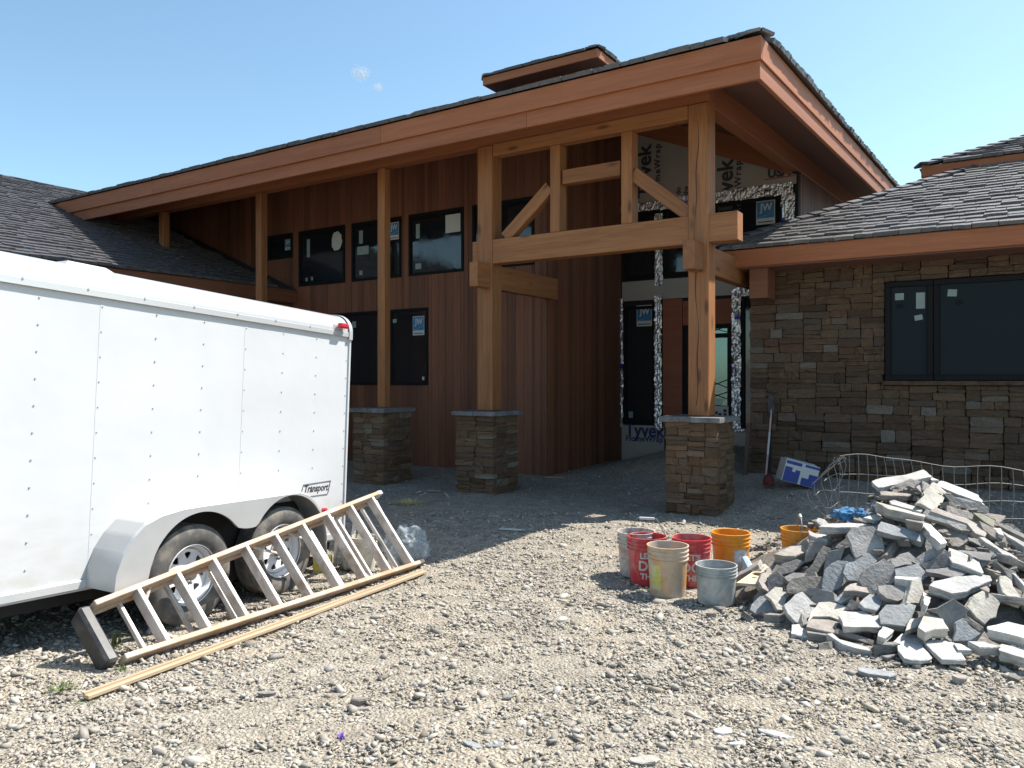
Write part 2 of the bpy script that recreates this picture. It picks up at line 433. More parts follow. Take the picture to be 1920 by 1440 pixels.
# ------------------------------------------------------------------ ground
def build_ground():
    fx = np.concatenate([[-400, -150, -70, -40, -26, -18], np.arange(-13, 5.01, 0.12), [7, 10, 16, 30, 70, 150, 400]])
    fy = np.concatenate([[-300, -120, -50, -20, -8, -2, 0.5], np.arange(1.6, 15.01, 0.12), [17, 21, 28, 45, 90, 200, 500, 1200]])
    X, Y = np.meshgrid(fx, fy)
    Z = ground_z(X, Y)
    near = (np.abs(X+4) < 9.2) & (Y > 1.5) & (Y < 15.2)
    rng = np.random.default_rng(3)
    Z = Z + near*rng.normal(0, 0.006, X.shape)
    Z[~near] *= 0.0
    nx, ny = len(fx), len(fy)
    vs = np.stack([X, Y, Z], -1).reshape(-1, 3)
    fs = [(j*nx+i, j*nx+i+1, (j+1)*nx+i+1, (j+1)*nx+i) for j in range(ny-1) for i in range(nx-1)]
    me = bpy.data.meshes.new("ground"); me.from_pydata(vs.tolist(), [], fs); me.materials.append(M['ground'])
    me.polygons.foreach_set("use_smooth", [True]*len(fs)); me.update()
    return tag(inst("ground", me, Matrix.Identity(4)), "bare dirt yard covered in crushed stone in front of the house", kind="structure")
build_ground()

HEAP_C = c2h(3.05, 5.9); HEAP_R, HEAP_H = 1.62, 0.86
def heap_h(x, y):
    r = math.hypot(x-HEAP_C.x, y-HEAP_C.y)/HEAP_R
    return HEAP_H*(1-r) if r < 1 else 0.0

def build_gravel():
    rng = np.random.default_rng(11)
    # a dozen rough shards
    shapes = []
    for k in range(20):
        bm = bmesh.new()
        if k % 4 == 3:
            pts = rng.normal(0, 1, (8, 3)); pts /= np.linalg.norm(pts, axis=1)[:, None]
            pts *= np.array([1.0, rng.uniform(0.6, 0.9), rng.uniform(0.3, 0.55)])
        else:                                            # flat broken flake
            m_ = int(rng.integers(3, 6)); an = np.sort(rng.uniform(0, 2*np.pi, m_)+np.arange(m_)*0.001); an = (np.arange(m_)+rng.uniform(-0.35, 0.35, m_))*2*np.pi/m_
            wy = rng.uniform(0.45, 0.85); hz = rng.uniform(0.12, 0.30); ra = rng.uniform(0.75, 1.1, m_); k2 = rng.uniform(0.72, 1.0)
            top = np.stack([np.cos(an)*ra*k2+rng.uniform(-0.1, 0.1), np.sin(an)*ra*wy*k2, np.full(m_, hz)+rng.uniform(-0.05, 0.05, m_)], 1)
            bot = np.stack([np.cos(an)*ra, np.sin(an)*ra*wy, np.full(m_, -hz)], 1); pts = np.concatenate([top, bot])
        for p in pts: bm.verts.new(p)
        r = bmesh.ops.convex_hull(bm, input=bm.verts)
        junk = [g for g in r['geom_interior'] if isinstance(g, bmesh.types.BMVert)]
        bmesh.ops.delete(bm, geom=junk, context='VERTS')
        bmesh.ops.triangulate(bm, faces=bm.faces)
        bm.verts.index_update()
        shapes.append((np.array([v.co for v in bm.verts]), np.array([[v.index for v in f.verts] for f in bm.faces])))
        bm.free()
    # positions by camera frustum (with a margin on both sides)
    P = []
    for (d0, d1, dens) in ((2.5, 4.2, 4300), (4.2, 5.6, 3300), (5.6, 7.2, 2300), (7.2, 9.5, 1100), (9.5, 13.5, 90)):
        wmax = 0.72*d1+0.6
        n = int((d1-d0)*2*wmax*dens)
        Yc = rng.uniform(d0, d1, n); Xc = rng.uniform(-wmax, wmax, n)
        ok = np.abs(Xc) < 0.72*Yc+0.6
        P.append(np.stack([Xc[ok], Yc[ok]], 1))
    P = np.concatenate(P)
    hx = CA*P[:, 0]-SA*P[:, 1]; hy = SA*P[:, 0]+CA*P[:, 1]
    # patches with less stone, and little under the porch
    patch = np.sin(1.9*hx+0.7)*np.sin(1.6*hy+1.3*np.sin(hx)) + 0.5*np.sin(4.3*hx+2*hy)
    keep = rng.uniform(0, 1, len(hx)) < np.clip(0.72+0.36*patch, 0.22, 1.0)
    keep &= ~((hy > 8.0) & (rng.uniform(0, 1, len(hx)) < 0.45)) & (hy < 13.4)
    keep &= ~((hy > 10.9) & ((hx < -6.5) | (hx > -3.2)))
    hx, hy, patch = hx[keep], hy[keep], patch[keep]
    n = len(hx)
    base = 0.0088*np.exp(rng.normal(0, 0.50, n)); big = rng.uniform(0, 1, n) < 0.012; base[big] *= rng.uniform(1.4, 2.0, big.sum())
    base = np.clip(base, 0.004, 0.045)
    near = np.hypot(hx, hy); base *= np.clip(0.8+near*0.05, 0.9, 1.25)
    V, T, C = [], [], []
    off = 0
    tone = np.array([(0.43, 0.40, 0.355), (0.38, 0.355, 0.32), (0.48, 0.445, 0.395), (0.32, 0.30, 0.27), (0.43, 0.38, 0.31), (0.52, 0.49, 0.445), (0.40, 0.385, 0.365), (0.25, 0.215, 0.185)])
    pr = np.array([0.26, 0.2, 0.16, 0.09, 0.1, 0.07, 0.08, 0.04])
    kind = rng.integers(0, len(shapes), n); tn = rng.choice(len(tone), n, p=pr)
    z = ground_z(hx, hy)
    yaw = rng.uniform(0, 2*np.pi, n); tx = rng.normal(0, 0.33, n); ty = rng.normal(0, 0.33, n)
    for k, (sv, sf) in enumerate(shapes):
        idx = np.where(kind == k)[0]; m = len(idx)
        if not m: continue
        v = sv[None]*base[idx, None, None]*np.stack([rng.uniform(0.8, 1.5, m), np.ones(m), rng.uniform(0.8, 1.2, m)], 1)[:, None, :]
        cx_, sx_ = np.cos(tx[idx])[:, None], np.sin(tx[idx])[:, None]
        y1 = v[..., 1]*cx_-v[..., 2]*sx_; z1 = v[..., 1]*sx_+v[..., 2]*cx_
        cy_, sy_ = np.cos(ty[idx])[:, None], np.sin(ty[idx])[:, None]
        x2 = v[..., 0]*cy_+z1*sy_; z2 = -v[..., 0]*sy_+z1*cy_
        cz_, sz_ = np.cos(yaw[idx])[:, None], np.sin(yaw[idx])[:, None]
        x3 = x2*cz_-y1*sz_; y3 = x2*sz_+y1*cz_
        vv = np.stack([x3+hx[idx, None], y3+hy[idx, None], z2+(z[idx]+base[idx]*0.22)[:, None]], -1)
        V.append(vv.reshape(-1, 3)); nv = sv.shape[0]
        T.append((sf[None]+(off+np.arange(m)*nv)[:, None, None]).reshape(-1, 3)); off += m*nv
        cc = tone[tn[idx]]*np.array([0.88, 0.86, 0.83])*rng.uniform(0.8, 1.15, (m, 1))
        C.append(np.repeat(cc, nv, 0))
    V = np.concatenate(V); T = np.concatenate(T); C = np.concatenate(C)
    me = bpy.data.meshes.new("gravel")
    me.vertices.add(len(V)); me.vertices.foreach_set("co", V.astype(np.float32).ravel())
    me.loops.add(len(T)*3); me.loops.foreach_set("vertex_index", T.astype(np.int32).ravel())
    me.polygons.add(len(T)); me.polygons.foreach_set("loop_start", np.arange(0, len(T)*3, 3, dtype=np.int32))
    me.update(calc_edges=True)
    a = me.color_attributes.new("tint", 'FLOAT_COLOR', 'POINT')
    a.data.foreach_set("color", np.concatenate([C, np.ones((len(C), 1))], 1).astype(np.float32).ravel())
    me.materials.append(M['gravel'])
    print("gravel", n, len(T))
    return tag(inst("gravel", me, Matrix.Identity(4)), "crushed grey and tan shale scattered over the whole yard", "gravel", kind="stuff")
build_gravel()

# ------------------------------------------------------------------ HOUSE
YP, YW, YE = 9.22, 10.95, 13.72            # post line, main walls, entry wall
XL, XR = -6.5, -3.23                       # sides of the entry recess
house = empty("house", (-5.0, 11.0, 0.0), "unfinished timber and stone house with deep porch roof and dark shingles", "house")

def part(name, mb, mat, parent=house, **k): return mb.build(name, mat, parent, **k)
def beam(name, p0, p1, wd, h, mat, parent=house, up=(0, 0, 1), ch=0.006):
    p0, p1 = Vector(p0), Vector(p1); d = p1-p0; L = d.length; d.normalize()
    s = Vector(up).cross(d)
    if s.length < 1e-4: s = Vector((0, 1, 0))
    s.normalize(); u = d.cross(s)
    mb = MB(); mb.box((0, 0, 0), (L, wd, h), None, 0, ch)
    return mb.build(name, mat, parent, frame((p0+p1)/2, d, s, u))

# ---- cedar walls: every board its own piece
def board_wall(wall, x0, x1, zfun, ztop, openings, y=None, x=None, wd=0.165, mat=M['cedar'], name='plank'):
    """vertical boards on plane y=const (u=x) or x=const (u=y)"""
    u = x0
    while u < x1-0.02:
        ww = min(wd*random.uniform(0.96, 1.04), x1-u)
        if x1-u-ww < 0.06: ww = x1-u
        segs = [(zfun(u+ww/2), ztop(u+ww/2))]
        cuts = []
        for (a, b, c, d) in openings:
            if u+ww > a+0.005 and u < b-0.005: cuts.append((a, b, c, d))
        # split boards at the sides of openings
        edges = sorted({u, u+ww} | {e for (a, b, c, d) in cuts for e in (a, b) if u < e < u+ww})
        for e0, e1 in zip(edges[:-1], edges[1:]):
            mid = (e0+e1)/2; sg = [(zfun(mid), ztop(mid))]
            for (a, b, c, d) in cuts:
                if a <= mid <= b:
                    ns = []
                    for (s0, s1) in sg:
                        if c > s0: ns.append((s0, min(c, s1)))
                        if d < s1: ns.append((max(d, s0), s1))
                    sg = ns
            pr = random.uniform(-0.003, 0.003)
            for (s0, s1) in sg:
                if s1-s0 < 0.03 or e1-e0 < 0.012: continue
                mb = MB(); mb.box((0, 0, 0), (s1-s0, e1-e0-0.004, 0.024), None, 0, 0.003)
                if y is not None: m = frame((mid, y+0.012+pr, (s0+s1)/2), (0, 0, 1), (1, 0, 0), (0, 1, 0))
                else: m = frame((x-0.012-pr, mid, (s0+s1)/2), (0, 0, 1), (0, 1, 0), (-1, 0, 0))
                mb.build(name, mat, wall, m)
        u += ww

def wx(p, z=600): return on_y(p, z, YW).x
def ex(p, z=600): return on_y(p, z, YE).x
ZT0, ZT1 = 3.50, 4.62
upper = [(wx(503), wx(549), 4.11, 4.62), (wx(561), wx(647), ZT0, ZT1), (wx(660), wx(753), ZT0, ZT1), (wx(767), wx(870), ZT0, ZT1), (wx(886), wx(1002), ZT0, ZT1)]
lower = [(wx(612), wx(717.5), 1.51, 2.91), (wx(719), wx(803.5), 1.51, 2.91)]
RP = 0.41                                       # roof pitch
XC, YC, ZE = -2.3, 8.2, 5.18                    # corner of the main eave, top of fascia
RISE = 0.046                                    # the right eave climbs a little towards the back
def ceil_z(x, y): return min(4.86 + RP*(y-YC-0.06), 4.86 + RP*(XC-0.06-x) + RISE*max(0, y-YC))

mb = MB(); mb.box(((-19.0+XL)/2, YW+0.11, 2.55), (XL+19.0, 0.16, 5.9))
wall_core = part('cedar_wall', mb, M['dark'])
board_wall(wall_core, -18.8, XL, lambda u: -0.1 if u > -12.6 else 3.0, lambda u: min(5.75, ceil_z(u, YW)-0.02), upper+lower, y=YW-0.003)
beam('corner_board', (XL-0.045, YW-0.02, -0.1), (XL-0.045, YW-0.02, 5.7), 0.09, 0.03, M['cedar'], wall_core, up=(0, 1, 0))
# entry recess: left side wall
mb = MB(); mb.box((XL-0.12, (YW+YE)/2+0.13, 2.9), (0.16, YE-YW-0.02, 6.6))
rec = part('recess_wall', mb, M['dark'])
board_wall(rec, YW+0.02, YE, lambda u: 0.0, lambda u: ceil_z(XL, u)-0.02, [], x=XL+0.006, name='plank')

# ---- windows
def sticker_jw(parent, p, wd):
    h = wd*1.28; mb = MB()
    mb.box((0, 0, 0), (wd, h, 0.002), None, 0)
    mb.box((0, h*0.11, 0.0018), (wd*0.92, h*0.70, 0.002), None, 1)
    pts = []                                                        # the swoosh
    for i in range(9):
        t = i/8; pts.append((-wd*0.40+wd*0.86*t, -h*0.20+h*0.20*t**1.6))
    for a, b in zip(pts[:-1], pts[1:]): mb.bar((a[0], a[1], 0.0033), (b[0], b[1], 0.0033), 0.002, wd*0.06, up=(0, 0, 1), mi=0)
    mb.box((0, -h*0.40, 0.0018), (wd*0.8, h*0.045, 0.002), None, 2)
    o = mb.build('sticker', [M['white'], M['blue'], M['ink']], parent, FRONT(p))
    me = text_mesh("JW", wd*0.56, M['white'], 0.001, bold=0.004, sx=0.86)
    inst('sticker_lettering', me, FRONT(Vector(p)+Vector((0.01, -0.0042, h*0.2))), parent)
    return o
def window(parent, x0, x1, z0, z1, y, fw=0.05, glass='glass', depth=0.06, name='window', papers=()):
    mb = MB(); yc = y-0.004+depth/2-0.02
    for (a, b, c, d) in ((x0, x1, z1-fw, z1), (x0, x1, z0, z0+fw), (x0, x0+fw, z0+fw, z1-fw), (x1-fw, x1, z0+fw, z1-fw)):
        mb.box(((a+b)/2, yc, (c+d)/2), (b-a-0.002, depth, d-c-0.001), None, 0, 0.004)
    o = mb.build(name, M['frame'], parent)
    g = MB(); g.box(((x0+x1)/2, y+0.015, (z0+z1)/2), (x1-x0-2*fw+0.01, 0.006, z1-z0-2*fw+0.01)); g.build('pane', M[glass], o)
    for (u, v, pw, ph, mt, rot) in papers:
        q = MB(); Mx = FRONT((x0+u*(x1-x0), y+0.009, z0+v*(z1-z0))) @ Matrix.Rotation(R(rot), 4, 'Z')
        q.box((0, 0, 0), (pw, ph, 0.001)); q.build('paper_note', M[mt], o, Mx)
    return o
for k, (a, b, c, d) in enumerate(upper):
    pp = {1: [(0.2, 0.68, 0.09, 0.36, 'film', 0), (0.16, 0.12, 0.06, 0.07, 'film', 0), (0.28, 0.13, 0.06, 0.07, 'film', 0)],
          2: [(0.18, 0.75, 0.10, 0.25, 'film', 0), (0.22, 0.52, 0.3, 0.16, 'film', 0), (0.18, 0.14, 0.08, 0.09, 'film', 0)],
          3: [(0.16, 0.72, 0.09, 0.26, 'film', 0), (0.17, 0.15, 0.14, 0.10, 'film', 0), (0.80, 0.77, 0.33, 0.32, 'white', 0)]}.get(k, [])
    o = window(wall_core, a, b, c, d, YW, papers=pp)
    if k == 1:                                   # torn white protective sheet
        poly = [(0.16*math.cos(t)*random.uniform(0.85, 1.05), 0.20*math.sin(t)*random.uniform(0.85, 1.05)) for t in [i*2*math.pi/22 for i in range(22)]]
        poly = [(max(-0.13, x), max(-0.17, y)) for x, y in poly]
        mb = MB(); mb.prism(poly, 0, 0.002); mb.build('paper_note', M['white'], o, FRONT((b-0.24, YW+0.009, d-0.30)))
    if k == 0: sticker_jw(o, (b-0.16, YW+0.008, d-0.23), 0.17)
    if k == 2: sticker_jw(o, (b-0.20, YW+0.008, d-0.25), 0.25)
for k, (a, b, c, d) in enumerate(lower):
    o = window(wall_core, a, b, c, d, YW, papers=[(0.25, 0.85, 0.09, 0.07, 'film', 0), (0.88, 0.09, 0.05, 0.06, 'white', 0)] if k else [(0.5, 0.83, 0.10, 0.12, 'film', 0)])
    if k == 1: sticker_jw(o, (b-0.24, YW+0.008, d-0.32), 0.27)

# ---- stone walls
def unit_stone(k):
    rng = random.Random(100+k)
    bm = bmesh.new(); bmesh.ops.create_cube(bm, size=1.0)
    bmesh.ops.subdivide_edges(bm, edges=bm.edges, cuts=1, use_grid_fill=True)
    for v in bm.verts:
        c = v.co; n = sum(1 for q in c if abs(q) > 0.45)
        f = 1.0 if n <= 1 else (0.99 if n == 2 else 0.95)
        v.co = Vector((c.x*f + rng.uniform(-0.03, 0.03), c.y*(f if n > 1 else 1.0)*rng.uniform(0.80, 1.2), c.z*f + rng.uniform(-0.05, 0.05)))
    me = bpy.data.meshes.new("stone"); bm.to_mesh(me); bm.free(); me.materials.append(M['wall_stone'])
    return me
STONES = [unit_stone(k) for k in range(24)]
M['pier_stone_lit'] = mat_stone("bounce_lit_pier_stone", [(0.0, (0.10, 0.066, 0.044)), (0.2, (0.185, 0.118, 0.070)), (0.42, (0.135, 0.088, 0.058)), (0.6, (0.215, 0.142, 0.086)), (0.76, (0.14, 0.105, 0.078)), (0.86, (0.18, 0.10, 0.060)), (0.95, (0.25, 0.22, 0.175)), (1, (0.155, 0.106, 0.068))])  # wall stone lightened and warmed, with bounced sunlight put into its colour
PIER_STONES = []
for m_ in STONES:
    c_ = m_.copy(); c_.materials.clear(); c_.materials.append(M['pier_stone_lit']); PIER_STONES.append(c_)
def ashlar(u0, u1, v0, v1, rng, hmin=0.055, hmax=0.135, wmin=0.11, wmax=0.36):
    out = []; hi = hmax; 
    def cut(a, b, c, d, k):
        w_, h_ = b-a, d-c
        if h_ <= hmax and w_ <= wmax*1.05 and (rng.random() < 0.65 or (h_ < hmin*1.7 and w_ < wmin*1.8)): out.append((a, b, c, d)); return
        if h_ <= hmin*1.6 and w_ <= wmax*1.25: out.append((a, b, c, d)); return
        if w_ <= wmin*1.9 and h_ <= hmax*1.2: out.append((a, b, c, d)); return
        vert = (w_/h_ > rng.uniform(1.7, 3.4)) if h_ > hmin*1.7 else True
        if w_ < wmin*1.9: vert = False
        if vert: q = a+w_*rng.uniform(0.34, 0.66); cut(a, q, c, d, k+1); cut(q, b, c, d, k+1)
        else: q = c+h_*rng.uniform(0.36, 0.64); cut(a, b, c, q, k+1); cut(a, b, q, d, k+1)
    cut(u0, u1, v0, v1, 0)
    return out
    v = v0
    while v < v1-0.03:
        h = rng.uniform(hmin, hmax)
        if v1-v-h < 0.06: h = v1-v
        u = u0
        while u < u1-0.02:
            wd = rng.uniform(wmin, wmax)
            if u1-u-wd < wmin*0.8: wd = u1-u
            if h > 0.125 and rng.random() < 0.38:
                s = h*rng.uniform(0.38, 0.62); out += [(u, u+wd, v, v+s)]
                if wd > 0.28 and rng.random() < 0.5:
                    q = wd*rng.uniform(0.4, 0.6); out += [(u, u+q, v+s, v+h), (u+q, u+wd, v+s, v+h)]
                else: out += [(u, u+wd, v+s, v+h)]
            else: out.append((u, u+wd, v, v+h))
            u += wd
        v += h
    return out
def carve(rects, holes):
    for (a, b, c, d) in holes:
        nr = []
        for (u0, u1, v0, v1) in rects:
            if u1 <= a or u0 >= b or v1 <= c or v0 >= d: nr.append((u0, u1, v0, v1)); continue
            if u0 < a-0.03: nr.append((u0, a, v0, v1))
            if u1 > b+0.03: nr.append((b, u1, v0, v1))
            m0, m1 = max(u0, a), min(u1, b)
            if v0 < c-0.02: nr.append((m0, m1, v0, c))
            if v1 > d+0.02: nr.append((m0, m1, d, v1))
        rects = nr
    return rects
def put_stone(parent, rect, o, eu, en, rng, depth=0.11, mb=None, pool=STONES):
    """rect in (u,v); eu along wall, en outward normal"""
    u0, u1, v0, v1 = rect; eu, en = Vector(eu), Vector(en)
    p = Vector(o) + eu*((u0+u1)/2) + Vector((0, 0, 1))*((v0+v1)/2) + en*(rng.uniform(-0.018, 0.016)-depth/2)
    s = Matrix.Diagonal((max(0.02, u1-u0-0.002), depth, max(0.02, v1-v0-0.003), 1))
    fl = rng.choice((1, -1)); fz = rng.choice((1, -1))
    m = frame(p, eu*fl, en, Vector((0, 0, 1))*fz) @ Matrix.Rotation(rng.uniform(-0.02, 0.02), 4, 'Y') @ s
    me = rng.choice(pool)
    if mb is None: inst("stone", me, m, parent)
    else: mb.add([v.co for v in me.vertices], [tuple(f.vertices) for f in me.polygons], m)

rngw = random.Random(5)
WXR0, WXR1, WZ0, WZ1 = on_y(1660, 600, YW).x, 1.05, 1.60, 2.84
mb = MB(); mb.box(((XR+3.2)/2, YW+0.24, 1.55), (3.2-XR, 0.32, 3.3)); mb.box((XR+0.14, (YW+YE)/2+0.1, 1.7), (0.28, YE-YW, 3.5))
stone_wall = part('stone_wall', mb, M['mortar'])
rects = carve(ashlar(XR, 3.2, 0.06, 3.2, rngw), [(WXR0-0.01, WXR1, WZ0-0.07, WZ1+0.01)])
vis = [r for r in rects if r[0] < 0.25]; vis.sort(key=lambda r: -(r[1]-r[0])*(r[3]-r[2]))
rest = MB()
for i, r in enumerate(sorted(rects, key=lambda r: (r[0] >= 0.25, -(r[1]-r[0])*(r[3]-r[2])))):
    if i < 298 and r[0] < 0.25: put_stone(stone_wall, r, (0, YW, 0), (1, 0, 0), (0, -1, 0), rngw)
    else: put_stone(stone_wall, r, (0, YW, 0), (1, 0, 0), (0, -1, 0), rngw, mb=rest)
tag(rest.build('small_stones', M['wall_stone'], stone_wall), kind='stuff')
beam('window_sill', (WXR0-0.03, YW-0.01, WZ0-0.035), (WXR1+0.05, YW-0.01, WZ0-0.035), 0.10, 0.055, M['wall_stone'], stone_wall)
xm = on_y(1750, 600, YW).x
window(stone_wall, WXR0, xm, WZ0, WZ1, YW-0.012, 0.065, 'screen', 0.08, papers=[(0.30, 0.85, 0.10, 0.085, 'film', 0), (0.30, 0.755, 0.085, 0.06, 'frame', 0), (0.74, 0.80, 0.10, 0.20, 'film', 0), (0.70, 0.63, 0.09, 0.065, 'film', 10)])
window(stone_wall, xm+0.004, WXR1-0.004, WZ0, WZ1, YW-0.012, 0.065, 'screen', 0.08, papers=[(0.10, 0.86, 0.10, 0.085, 'film', -4), (0.138, 0.765, 0.08, 0.06, 'frame', 8)])

# ---- piers
def pier(cx_, label, seed):
    rng = random.Random(seed); b = gz(cx_, YP)-0.08; h = 0.64; top = 1.10
    t = empty("stone_pier", (cx_, YP, b), label, "pier", "stone piers under the porch posts")
    mb = MB(); mb.box((cx_, YP, (b+top)/2), (h-0.1, h-0.1, top-b)); mb.build('core', M['mortar'], t)
    for (o, eu, en, wdt) in (((cx_-h/2, YP-h/2, 0), (1, 0, 0), (0, -1, 0), h), ((cx_+h/2, YP-h/2+0.09, 0), (0, 1, 0), (1, 0, 0), h-0.09),
                             ((cx_-h/2, YP-h/2+0.09, 0), (0, 1, 0), (-1, 0, 0), h-0.18), ((cx_-h/2, YP+h/2, 0), (1, 0, 0), (0, 1, 0), h-0.01)):
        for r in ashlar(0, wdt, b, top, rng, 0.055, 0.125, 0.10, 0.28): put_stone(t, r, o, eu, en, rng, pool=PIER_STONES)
    for (a, bb) in ((-0.37, 0.02), (0.026, 0.37)):
        mb = MB(); poly = [(a, -0.37), (bb, -0.365), (bb, 0.36), (a, 0.37)]
        poly = [(x+rng.uniform(-0.008, 0.008), y+rng.uniform(-0.012, 0.012)) for x, y in poly]
        mb.prism(poly, 0, rng.uniform(0.055, 0.065), Matrix.Translation((cx_, YP, top+0.004))); mb.build('cap_stone', M['cap'], t)
    return t
pier(-3.32, "stone pier in front of the entry door, nearest the orange bucket", 21)
pier(-6.48, "stone pier between the corner of the cedar wall and the ladder", 22)
pier(-8.50, "stone pier beside the rear of the white trailer", 23)

# ---- posts and truss
def post(x, wd, z0, z1, mat=M['timber'], y=YP): return beam('post', (x, y, z0), (x, y, z1), wd, wd, mat, up=(0, 1, 0), ch=0.012)
PB = 4.93
p3 = post(-3.30, 0.255, 1.165, PB-0.002); p2 = post(-6.44, 0.255, 1.165, PB-0.002)
post(-8.47, 0.15, 1.165, PB-0.002); post(-11.39, 0.15, -0.1, PB-0.002); post(-14.31, 0.15, 4.0, PB-0.002)
# drying crack down the front post
mb = MB(); pts = []
for i in range(23):
    z = 1.3+(PB-1.5)*i/22; pts.append((-3.30-0.02+0.012*math.sin(i*1.3)+0.02*math.sin(i*0.37), z, 0.0018+0.004*abs(math.sin(i*0.41+0.4))))
vs = []; fs = []
for (x, z, wd) in pts: vs += [(x-wd, YP-0.1285, z), (x+wd, YP-0.1285, z), (x+wd, YP-0.120, z), (x-wd, YP-0.120, z)]
for i in range(len(pts)-1):
    for k in range(4): fs.append((i*4+k, i*4+(k+1) % 4, i*4+4+(k+1) % 4, i*4+4+k))
mb.add(vs, fs); mb.build('drying_crack', mat_plain("crack_shadow", (0.05, 0.022, 0.012), 0.9), p3)
# plate beams
beam('plate_beam', (-16.4, YP, PB+0.125), (-3.3+0.13, YP, PB+0.125), 0.20, 0.246, M['fascia'])
beam('plate_beam', (-3.30, YP+0.105, PB+0.175), (-3.30, YE+6, PB+0.175+RISE*10.42), 0.20, 0.34, M['fascia'])
beam('tie_beam', (-6.44-0.13-0.10, YP-0.0, 3.42), (-2.83, YP, 3.42), 0.21, 0.34, M['timber'])
beam('cross_beam', (-6.40, YP-0.45, 3.07), (-6.40, YW+0.05, 3.07), 0.14, 0.34, M['timber'])
beam('cross_beam', (-3.30, YP-0.45, 3.07), (-3.30, YW-0.02, 3.07), 0.14, 0.34, M['timber'])
beam('top_chord', (-6.30, YP-0.045, PB-0.085), (-3.43, YP-0.045, PB-0.085), 0.16, 0.166, M['timber'])
def tx(p): return on_y(p, 380, YP-0.08).x
xa, xb = tx(1042), tx(1176)
zc = 3.592
beam('web_post', (xa, YP-0.01, zc), (xa, YP-0.01, PB-0.17), 0.15, 0.19, M['timber'], up=(0, 1, 0))
beam('web_post', (xb, YP-0.01, zc), (xb, YP-0.01, PB-0.17), 0.15, 0.19, M['timber'], up=(0, 1, 0))
zcol = on_y(1110, 323, YP-0.08).z
beam('collar_beam', (xa+0.10, YP-0.01, zcol), (xb-0.10, YP-0.01, zcol), 0.14, 0.19, M['timber'])
pa = on_y(946, 443, YP-0.06); pb = on_y(1030, 350, YP-0.06)
beam('diagonal_brace', (pa.x, YP, pa.z-0.02), (pb.x, YP, pb.z), 0.13, 0.17, M['timber'])
pa = on_y(1186, 325, YP-0.06); pb = on_y(1292, 402, YP-0.06)
beam('diagonal_brace', (pa.x, YP, pa.z), (pb.x, YP, pb.z), 0.13, 0.17, M['timber'])
beam('bearing_block', (-3.10, YW-0.26, 2.90), (-2.86, YW-0.26, 2.90), 0.40, 0.42, M['cedar'])

# ---- roofs
def shingle_mesh(seed):
    rng = random.Random(seed); mb = MB(); n = 4
    vs = []; 
    for i in range(n):                       # butt edge slightly ragged
        x = -0.5+i/(n-1); j = rng.uniform(-0.012, 0.012)
        vs += [(x, j, 0.002), (x, j, 0.048)]
    for i in range(n):
        x = -0.5+i/(n-1); vs += [(x, 0.36, -0.014), (x, 0.36, 0.006)]
    fs = []
    for i in range(n-1):
        a = 2*i; b = 2*n+2*i
        fs += [(a, a+2, a+3, a+1), (a+1, a+3, b+3, b+1), (a, b, b+2, a+2)]
    fs += [(0, 1, 2*n+1, 2*n), (2*n-2, 4*n-2, 4*n-1, 2*n-1)]
    mb.add(vs, fs); return mb.mesh("shingle", M['shingle'])
SHINGLES = [shingle_mesh(k) for k in range(6)]
def shingle_field(o, eu, es, ulen, slen, inside, rng, parent, expo=0.19, wmin=0.15, wmax=0.30, limit=0, over=0.035):
    """o eave start; eu along the eave, es up the slope; inside(u,s)"""
    eu, es = Vector(eu).normalized(), Vector(es).normalized(); en = eu.cross(es)
    if en.z < 0: en = -en
    bulk = MB(); items = []
    k = 0; s = -over
    while s < slen:
        u = -rng.uniform(0, wmax)
        while u < ulen:
            wd = rng.uniform(wmin, wmax)
            if inside(u+wd/2, s+expo*0.5) and inside(u, s+0.30) and inside(u+wd, s+0.30):
                items.append((u, wd, s + rng.uniform(-0.014, 0.014)))
            u += wd
        s += expo; k += 1
    for i, (u, wd, ss) in enumerate(items):
        p = Vector(o) + eu*(u+wd/2) + es*ss + en*0.004
        m = frame(p, eu, es, en) @ Matrix.Diagonal((wd-0.006, 1, 1+rng.uniform(-0.15, 0.3), 1))
        me = rng.choice(SHINGLES)
        if i < limit: inst('shingle', me, m, parent)
        else: bulk.add([v.co for v in me.vertices], [tuple(f.vertices) for f in me.polygons], m)
    if bulk.v: tag(bulk.build('shingle_courses', M['shingle'], parent), kind='stuff')
rngr = random.Random(9)

def hip_caps(corner, sx, pitch, length, parent, w_=0.15, joined=True):
    """overlapping caps along a hip that climbs towards (sx, 1)"""
    dh = Vector((sx, 1, pitch)).normalized(); J = MB()
    d_ = 0.0
    while d_ < length:
        L = 0.30; b = MB() if not joined else J; p = Vector(corner)+dh*d_
        for nn, flat in ((Vector((0, -pitch, 1)).normalized(), Vector((sx, 0, 0))), (Vector((-sx*pitch, 0, 1)).normalized(), Vector((0, 1, 0)))):
            side = dh.cross(nn)
            if side.dot(flat) < 0: side = -side
            b.add([p+nn*0.055, p+side*w_+nn*0.055, p+dh*L+side*w_*0.95+nn*0.03, p+dh*L+nn*0.03, p+nn*0.022, p+side*w_+nn*0.022, p+dh*L+side*w_*0.95, p+dh*L], [(0, 1, 2, 3), (0, 4, 5, 1), (1, 5, 6, 2), (4, 7, 6, 5)])
        if not joined: b.build('ridge_cap', M['shingle'], parent)
        d_ += 0.21
    if joined: J.build('ridge_caps', M['shingle'], parent)
